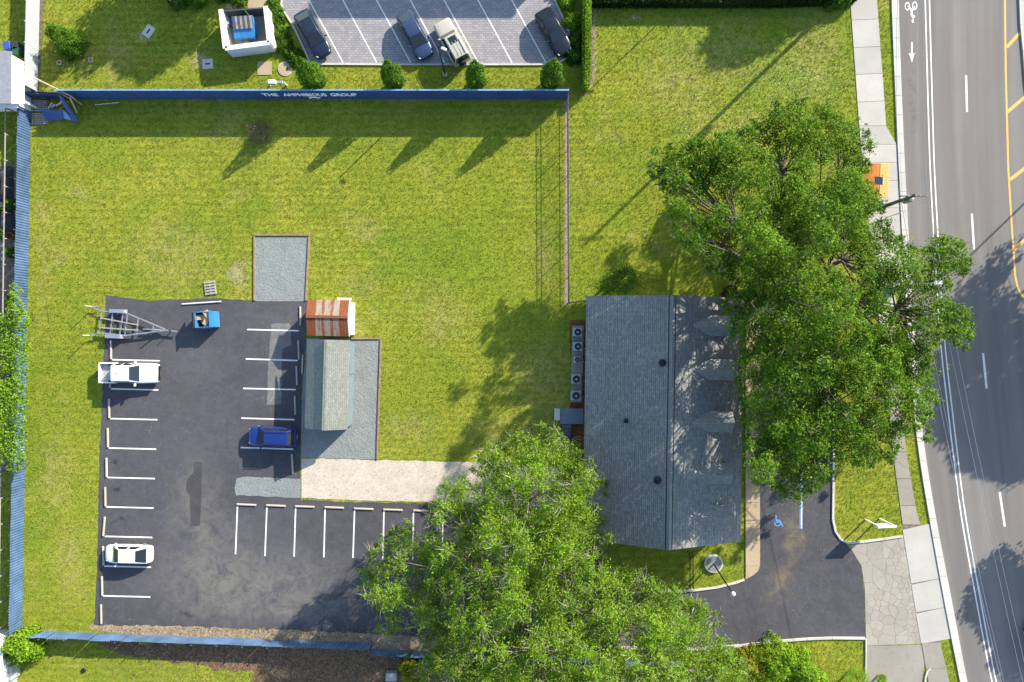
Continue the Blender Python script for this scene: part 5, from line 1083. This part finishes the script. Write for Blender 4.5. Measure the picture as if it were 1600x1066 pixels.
tree('huge dark green oak spreading over the roof, sidewalk and road', (1215, 452), P(1222, 448, 5.0), op, MT['oak'], 'bark', .55, 720, .102, .55, 10, 2, name='oak_tree', tw=3, sprig=2)
LT = [(690, 762), (725, 745), (752, 700), (775, 690), (800, 676), (835, 660), (868, 672), (905, 700), (930, 728), (958, 762), (940, 790), (955, 830), (962, 852), (935, 862), (925, 885), (950, 890), (990, 885), (1002, 905), (1060, 918), (1090, 938), (1128, 958), (1115, 985), (1132, 1005), (1160, 1015), (1175, 1066), (1150, 1130), (1000, 1180), (850, 1190), (720, 1150), (660, 1100), (655, 1040), (668, 1010), (650, 1000), (652, 975), (598, 998), (583, 985), (592, 965), (590, 945), (566, 932), (555, 912), (568, 885), (580, 862), (600, 832), (612, 812), (640, 818), (655, 838), (680, 830), (662, 800)]
lp = crown_puffs(LT, 12.0, 4.5, .5, 1.35, 760, LHOLES, .60, 5, .6, 2.0, cap=130)
lp += inner(LT, 36, 3.8, 7.0, 72, 45)
tree('broad light green tree with pale twigs at the bottom centre', (812, 985), P(815, 985, 4.2), lp, MT['light'], 'palebark', .36, 1000, .098, .38, 9, 4, sprig=1, tw=7, name='oak_tree', up=.25, loose=.8)
# trees beyond the frame whose shade falls into it
def far_tree(label, x_, y_, rad, h, seed, mat='oak', n=60):
    c = [(x_ + rad*math.cos(a)*random.uniform(.85, 1.1), y_ + rad*math.sin(a)*random.uniform(.85, 1.1)) for a in np.linspace(0, 2*math.pi, 14)[:-1]]
    base = P(x_, y_); k = h/(H-h)
    pf = []; g = np.random.default_rng(seed)
    for _ in range(n):
        a, q = g.uniform(0, 2*math.pi), math.sqrt(g.uniform(0, 1)); m = rad/16.41
        pf.append((base.x + q*m*math.cos(a), base.y + q*m*math.sin(a), h*.55 + h*.38*math.sqrt(max(0, 1-q*q)) + g.normal(0, .4), g.uniform(.9, 1.6)))
    tree(label, (x_, y_), base + Vector((0, 0, h*.4)), pf, MT[mat], 'bark', .3, 170, .19, .55, 5, seed, name='street_tree')
far_tree('dense tree beyond the right edge across the road', 1822, 380, 160, 10.5, 31, n=210)
far_tree('smaller tree beyond the lower right edge', 1730, 790, 55, 7.5, 32, n=34); far_tree('tree at the far lower right beyond the edge', 1800, 830, 60, 8, 33, n=36)
far_tree('round tree beyond the top edge above the enclosure', 435, -130, 55, 9, 34, n=46); far_tree('tree beyond the top edge left of the enclosure', 300, -75, 26, 6, 35, n=16); far_tree('tree beyond the top edge near the tall utility pole', 1352, -135, 48, 8.5, 36, n=24)

def bush(label, x_, y_, r, h, mat, n, size=.09, shape='round', name='shrub', cat='shrub', group=None, aspect=.5, stem=True):
    base = P(x_, y_); t = thing(name, label, cat, base, 0, group); k = n; d = sphere(k); u = rng.random(k)
    if shape == 'cone':
        z = rng.beta(1.3, 1.7, k); rad = r*(.35 + .65*np.sin(np.pi*np.clip(z*.9 + .18, 0, 1)))*rng.uniform(.75, 1.08, k); a = rng.uniform(0, 2*np.pi, k); lump = 1 + .16*np.sin(a*4+z*9); C = np.stack([np.cos(a)*rad*lump, np.sin(a)*rad*lump, .25 + z*(h-.25)], 1); D = np.stack([np.cos(a), np.sin(a), np.full(k, .7)], 1)
    else:
        lump = 1 + .22*np.sin(d[:, 0]*4 + x_)*np.sin(d[:, 1]*5) + .12*np.sin(d[:, 0]*11)*np.cos(d[:, 1]*9); d[:, 2] = np.abs(d[:, 2]); C = d*(rng.uniform(.6, 1.05, k)**.6*lump)[:, None]*np.array([r, r, h]); D = d + np.array([0, 0, .4])
    leaf_mesh('foliage', C, D, size, aspect, MT[mat], t, (0, 0, 0), .8)
    b = B(); g = random.Random(int(x_))
    b.tube([(0, 0, -.05), (0, 0, h*.7)], [.06, .02], 6)
    for _ in range(6): a = g.uniform(0, 6.28); b.tube([(0, 0, h*.15), (math.cos(a)*r*.5, math.sin(a)*r*.5, h*.5)], [.03, .01], 5, False)
    b.build('stem', MT['bark'], t); return t
for i, (x_, y_) in enumerate(((497, 134), (620, 134), (746, 134), (861, 134))):
    bush(('leftmost', 'second from the left', 'third from the left', 'rightmost')[i] + ' of four tall green shrubs between the paver lot and navy fence', x_, y_, (1.05, .95, .9, .95)[i], (5.8, 5.5, 5.4, 5.7)[i], 'bush', 4200, .11, 'cone', group='tall shrubs above the navy fence')
bush('leaning wide green shrub in the top left lawn', 117, 76, 1.25, 2.3, 'bush', 2600, .11); bush('second stem of green shrub at upper left', 102, 60, .9, 2.2, 'bush', 1500, .11)
bush('brown dead shrub on the lawn just below the navy fence', 406, 210, 1.15, .9, 'dry', 2200, .07, aspect=.2, name='dead_shrub')
bush('bright lime shrub at the bottom left corner of the blue fence', 46, 1000, 1.7, 2.6, 'lime', 3800, .13); bush('small dark shrub left of the bright lime shrub', 62, 1012, .9, 1.8, 'lime', 900, .12)
bush('yellow green bush below the lower blue fence', 647, 1040, 1.35, 2.0, 'yellowbush', 3600, .10)
for i, (x_, y_, r_, h) in enumerate(((1165, 1030, 1.5, 2.2), (1205, 1022, 1.9, 2.9), (1240, 1035, 1.6, 2.4), (1262, 1060, 1.5, 2.2), (1190, 1062, 1.8, 2.4))): bush(('leftmost of', 'tallest of', 'rightmost of', 'lower right of', 'lower left of')[i] + ' the bright green bushes right of the light tree', x_, y_, r_, h, 'lime' if i != 0 else 'yellowbush', 2600, .12, group='bushes at the bottom edge')
for i, (x_, y_) in enumerate(((395, 2), (300, 6), (330, 2), (370, -5))): bush(('dark', 'bright', 'round', 'trimmed')[i] + ' shrub cut by the top edge left of the enclosure' , x_-20, y_-3, .95, 1.3, 'bush', 1500, .1, group='shrubs at the top edge')
for i, (x_, y_) in enumerate(((433, 30), (440, 52), (447, 74), (462, 92), (428, 12))): bush(('upper', 'middle', 'lower', 'lowest', 'topmost')[i] + ' ground cover shrub between the enclosure and paver kerb', x_, y_, .85, .55, 'bush', 1500, .09, group='shrubs beside the enclosure')
for i, (x_, y_) in enumerate(((885, 5), (893, 35), (899, 65), (882, -20), (896, 90))): bush(('second', 'third', 'fourth', 'topmost', 'lowest')[i] + ' shrub from the top in the bed right of the black coupe', x_, y_, .85, .9, 'lime' if i in (0, 1) else 'bush', 1300, .1, group='shrubs right of the paver lot')
# palmetto like plants
def palm(label, x_, y_, r, h, mat, n, name='palm', droop=.5):
    base = P(x_, y_); t = thing(name, label, 'palm', base); B().tube([(0, 0, 0), (0, 0, h)], [.13, .10], 8).build('trunk', MT['bark'], t); g = random.Random(int(x_)*3)
    for k in range(n):
        a = 2*math.pi*k/n + g.uniform(-.2, .2); e = g.uniform(.1, 1.4); R_ = r*g.uniform(.8, 1.1); b = B(); stem = Vector((math.cos(a)*math.cos(e), math.sin(a)*math.cos(e), math.sin(e)))*R_*.45; o = Vector((0, 0, h)); hub = o + stem; b.tube([o, hub], .018, 4, False)
        side = Vector((-math.sin(a), math.cos(a), 0)); fw = Vector((math.cos(a), math.sin(a), .1))
        for j in range(11):
            th = (j-5)/5*1.9; d = (fw*math.cos(th) + side*math.sin(th)).normalized(); ln = R_*.55*(1-.04*abs(j-5)); tip = hub + d*ln - Vector((0, 0, droop*.3*ln)); w = side*.035*math.cos(th) - fw*.035*math.sin(th)
            b.add([hub, hub + d*ln*.5 + w, tip, hub + d*ln*.5 - w], [(0, 1, 2, 3)])
        b.build('frond', MT[mat], t)
palm('fan palm shrub against the top gable of the office building', 966, 439, 2.3, 2.1, 'bush', 34); palm('smaller fan palm left of the one against the top gable', 947, 446, 1.5, 1.5, 'bush', 20)
palm('yellow green fan palm at the bottom edge left of the driveway', 1328, 1048, 1.5, 1.1, 'lime', 16); palm('small fan palm beside the driveway at the bottom edge', 1372, 1056, .75, .5, 'lime', 11)
for i, (x_, y_, r_) in enumerate(((1140, 458, .8), (1165, 462, .7))): bush(('left', 'right')[i] + ' dark shrub at the top right corner of the office building', x_, y_, r_, 1.2, 'darkhedge', 900)
# hedges
def hedge(label, poly, h, mat, n, size=.08, cat='hedge'):
    c = P(sum(q[0] for q in poly)/len(poly), sum(q[1] for q in poly)/len(poly)); t = thing('hedge', label, cat, c); W = [(v.x-c.x, v.y-c.y) for v in px(poly)]; a = np.array(W); lo, hi = a.min(0), a.max(0)
    C = rng.uniform(lo, hi, (n*3, 2)); C = C[inpoly(C, W)]; C = C[:n]; e = edgedist(C, W); z = np.where((e < .12) | (rng.random(len(C)) < .1), rng.uniform(.02, h, len(C)), h + rng.normal(0, .05, len(C)) - .05*np.sin(C[:, 0]*2+C[:, 1]))
    # side faces
    m = n; sd = []; per = [(W[i], W[(i+1) % len(W)]) for i in range(len(W))]; ls = np.array([math.dist(*q) for q in per]); idx = rng.choice(len(per), m, p=ls/ls.sum()); u = rng.random(m); A0 = np.array([per[i][0] for i in idx]); A1 = np.array([per[i][1] for i in idx]); S_ = A0 + (A1-A0)*u[:, None] + rng.normal(0, .05, (m, 2)); zz = rng.uniform(.02, h, m)
    P3 = np.concatenate([np.column_stack([C, z]), np.column_stack([S_, zz])]); D = np.concatenate([np.tile([0, 0, 1.], (len(C), 1)), np.column_stack([unit(S_ - a.mean(0)), np.full(m, .5)])]); leaf_mesh('foliage', P3, D, size, .55, MT[mat], t, (0, 0, 0), .7)
    cc = a.mean(0); B().prism([(cc[0] + (q[0]-cc[0])*.93, cc[1] + (q[1]-cc[1])*.985) for q in W], 0, h*.9).build('woody_core', MT['darkhedge'], t)
hedge('narrow clipped green hedge between the paver lot and the right lawn', [(910, -60), (921, -60), (920, 70), (918, 144), (909, 144)], 1.5, 'lime', 9000, .075)
hedge('dark clipped hedge along the top edge of the right lawn', [(926, -30), (1330, -30), (1330, 8), (1200, 12), (926, 12)], 1.15, 'darkhedge', 22000, .10)
bush('loose green shrub at the right end of the dark hedge', 1298, 4, 1.0, 1.7, 'bush', 1300); bush('small bright shrub at the sidewalk end of the dark hedge', 1318, 3, .75, 1.4, 'lime', 800)
# vine over the left fence
VINE = [(-60, 520), (0, 500), (15, 480), (22, 440), (32, 448), (36, 480), (44, 500), (42, 540), (40, 600), (38, 650), (40, 680), (36, 720), (28, 735), (10, 735), (-40, 690)]
vp = crown_puffs(VINE, 2.3, 1.75, .45, .85, 260, (), .5, 8, .5, .15, cap=20); bv = P(12, 600); t = thing('climbing_vine', 'bright green vine sprawling over the left blue fence', 'vine', bv); C, D = puff_leaves(vp, 420, .5, .7); leaf_mesh('foliage', C, D, .10, .62, MT['lime'], t, bv, .8); b = B()
for i in range(14): v = vp[i*len(vp)//14]; b.tube([(bv.x + (v[0]-bv.x)*.8, v[1]+.3, 0), (v[0], v[1], v[2])], [.03, .015], 5)
b.build('stem', MT['bark'], t, world=True)
for i, (x_, y_) in enumerate(((20, 320), (5, 330), (22, 395), (21, 470), (4, 365))): bush(('upper', 'left', 'lower', 'lowest', 'far left')[i] + ' weedy plant behind the left blue fence', x_, y_, .5, .9, 'bush', 500, .09, group='weeds behind the left fence', name='weed', cat='weed')

# grass blades over the lawns (uncountable)
EXC = [LOT, SHELL, GR1, GR2, GR3, LITTER, DIRT_S, DIRT_W, PAV, EDGE + [(2000, 1230), (2000, -180)], [(a, b_) for a, b_ in WL] + [(a, b_) for a, b_ in WR[::-1]], [(x + 0, y) for x, y in INNER] + EDGE[::-1], APRON, [(1353, 1010), (1446, 1007), (1440, 1230), (1345, 1230)], [(1164, 470), (1188, 470), (1188, 905), (1164, 905)], [(917, 463), (1163, 466), (1156, 847), (911, 841)], [(883, 158), (889, 158), (890, 478), (882, 478)], [(343, 8), (426, 6), (426, 80), (350, 82)], [(354, -60), (438, -60), (438, 8), (354, 14)], [(890, 500), (915, 500), (913, 730), (880, 730), (866, 640), (893, 630)], [(1384, 190), (1402, 226), (1410, 452), (1360, 452)], [(403, 97), (424, 97), (424, 118), (403, 118)], [(434, 97), (458, 97), (458, 120), (434, 120)], [(314, 90), (336, 90), (336, 111), (314, 111)], [(218, 38), (246, 38), (246, 64), (218, 64)], [(1098, 865), (1130, 865), (1130, 896), (1098, 896)]]
EXC[4] = GR3; EXC += [[(1408, 818), (1452, 812), (1478, 950), (1486, 1002), (1440, 1010)]]
def grass(n):
    q = np.column_stack([rng.uniform(-30, 1520, n), rng.uniform(-30, 1095, n)]); m = np.ones(n, bool)
    for e in EXC: m &= ~inpoly(q, e)
    q = q[m]; k = len(q); x = (q[:, 0]-800)*H/F; y = (533-q[:, 1])*H/F
    nb_ = 3; x = np.repeat(x, nb_) + rng.normal(0, .05, k*nb_); y = np.repeat(y, nb_) + rng.normal(0, .05, k*nb_); k *= nb_
    a = rng.uniform(0, 2*np.pi, k); h = rng.uniform(.05, .13, k); ln = rng.uniform(.03, .12, k); w = rng.uniform(.012, .03, k); ca, sa = np.cos(a), np.sin(a)
    V = np.empty((k, 3, 3)); V[:, 0] = np.stack([x - sa*w, y + ca*w, np.zeros(k)], 1); V[:, 1] = np.stack([x + sa*w, y - ca*w, np.zeros(k)], 1); V[:, 2] = np.stack([x + ca*ln, y + sa*ln, h], 1)
    me = bpy.data.meshes.new('grass'); me.vertices.add(3*k); me.vertices.foreach_set('co', V.reshape(-1).astype('f4')); me.loops.add(3*k); me.loops.foreach_set('vertex_index', np.arange(3*k, dtype='i4')); me.polygons.add(k); me.polygons.foreach_set('loop_start', np.arange(0, 3*k, 3, dtype='i4')); me.update(calc_edges=True); me.materials.append(MT['blade'])
    o = bpy.data.objects.new('grass', me); COL.objects.link(o); tag(o, 'short mown green grass of the lawns', 'grass', None, 'stuff')
grass(280000)
# strays on paving: fallen leaves
def litter(n, boxes, size, mat, name, label):
    C = []
    for (x0, y0, x1, y1, f) in boxes: k = int(n*f); q = np.column_stack([rng.uniform(x0, x1, k), rng.uniform(y0, y1, k)]); C.append(np.column_stack([(q[:, 0]-800)*H/F, (533-q[:, 1])*H/F, np.full(k, .05)]))
    C = np.concatenate(C); o = leaf_mesh(name, C, np.tile([0, 0, 1.], (len(C), 1)), size, .6, MT[mat], None, (0, 0, 0), .3); tag(o, label, 'leaves', None, 'stuff')
litter(5000, [(150, 980, 760, 1004, .5), (160, 1012, 1000, 1066, .5)], .06, 'dry', 'fallen_leaves', 'dry fallen leaves along the lower blue fence')
litter(900, [(430, 870, 700, 985, .3), (1192, 770, 1298, 960, .3), (480, 722, 760, 782, .2), (150, 470, 470, 980, .2)], .045, 'dry', 'loose_leaves', 'loose dry leaves scattered over the paving')
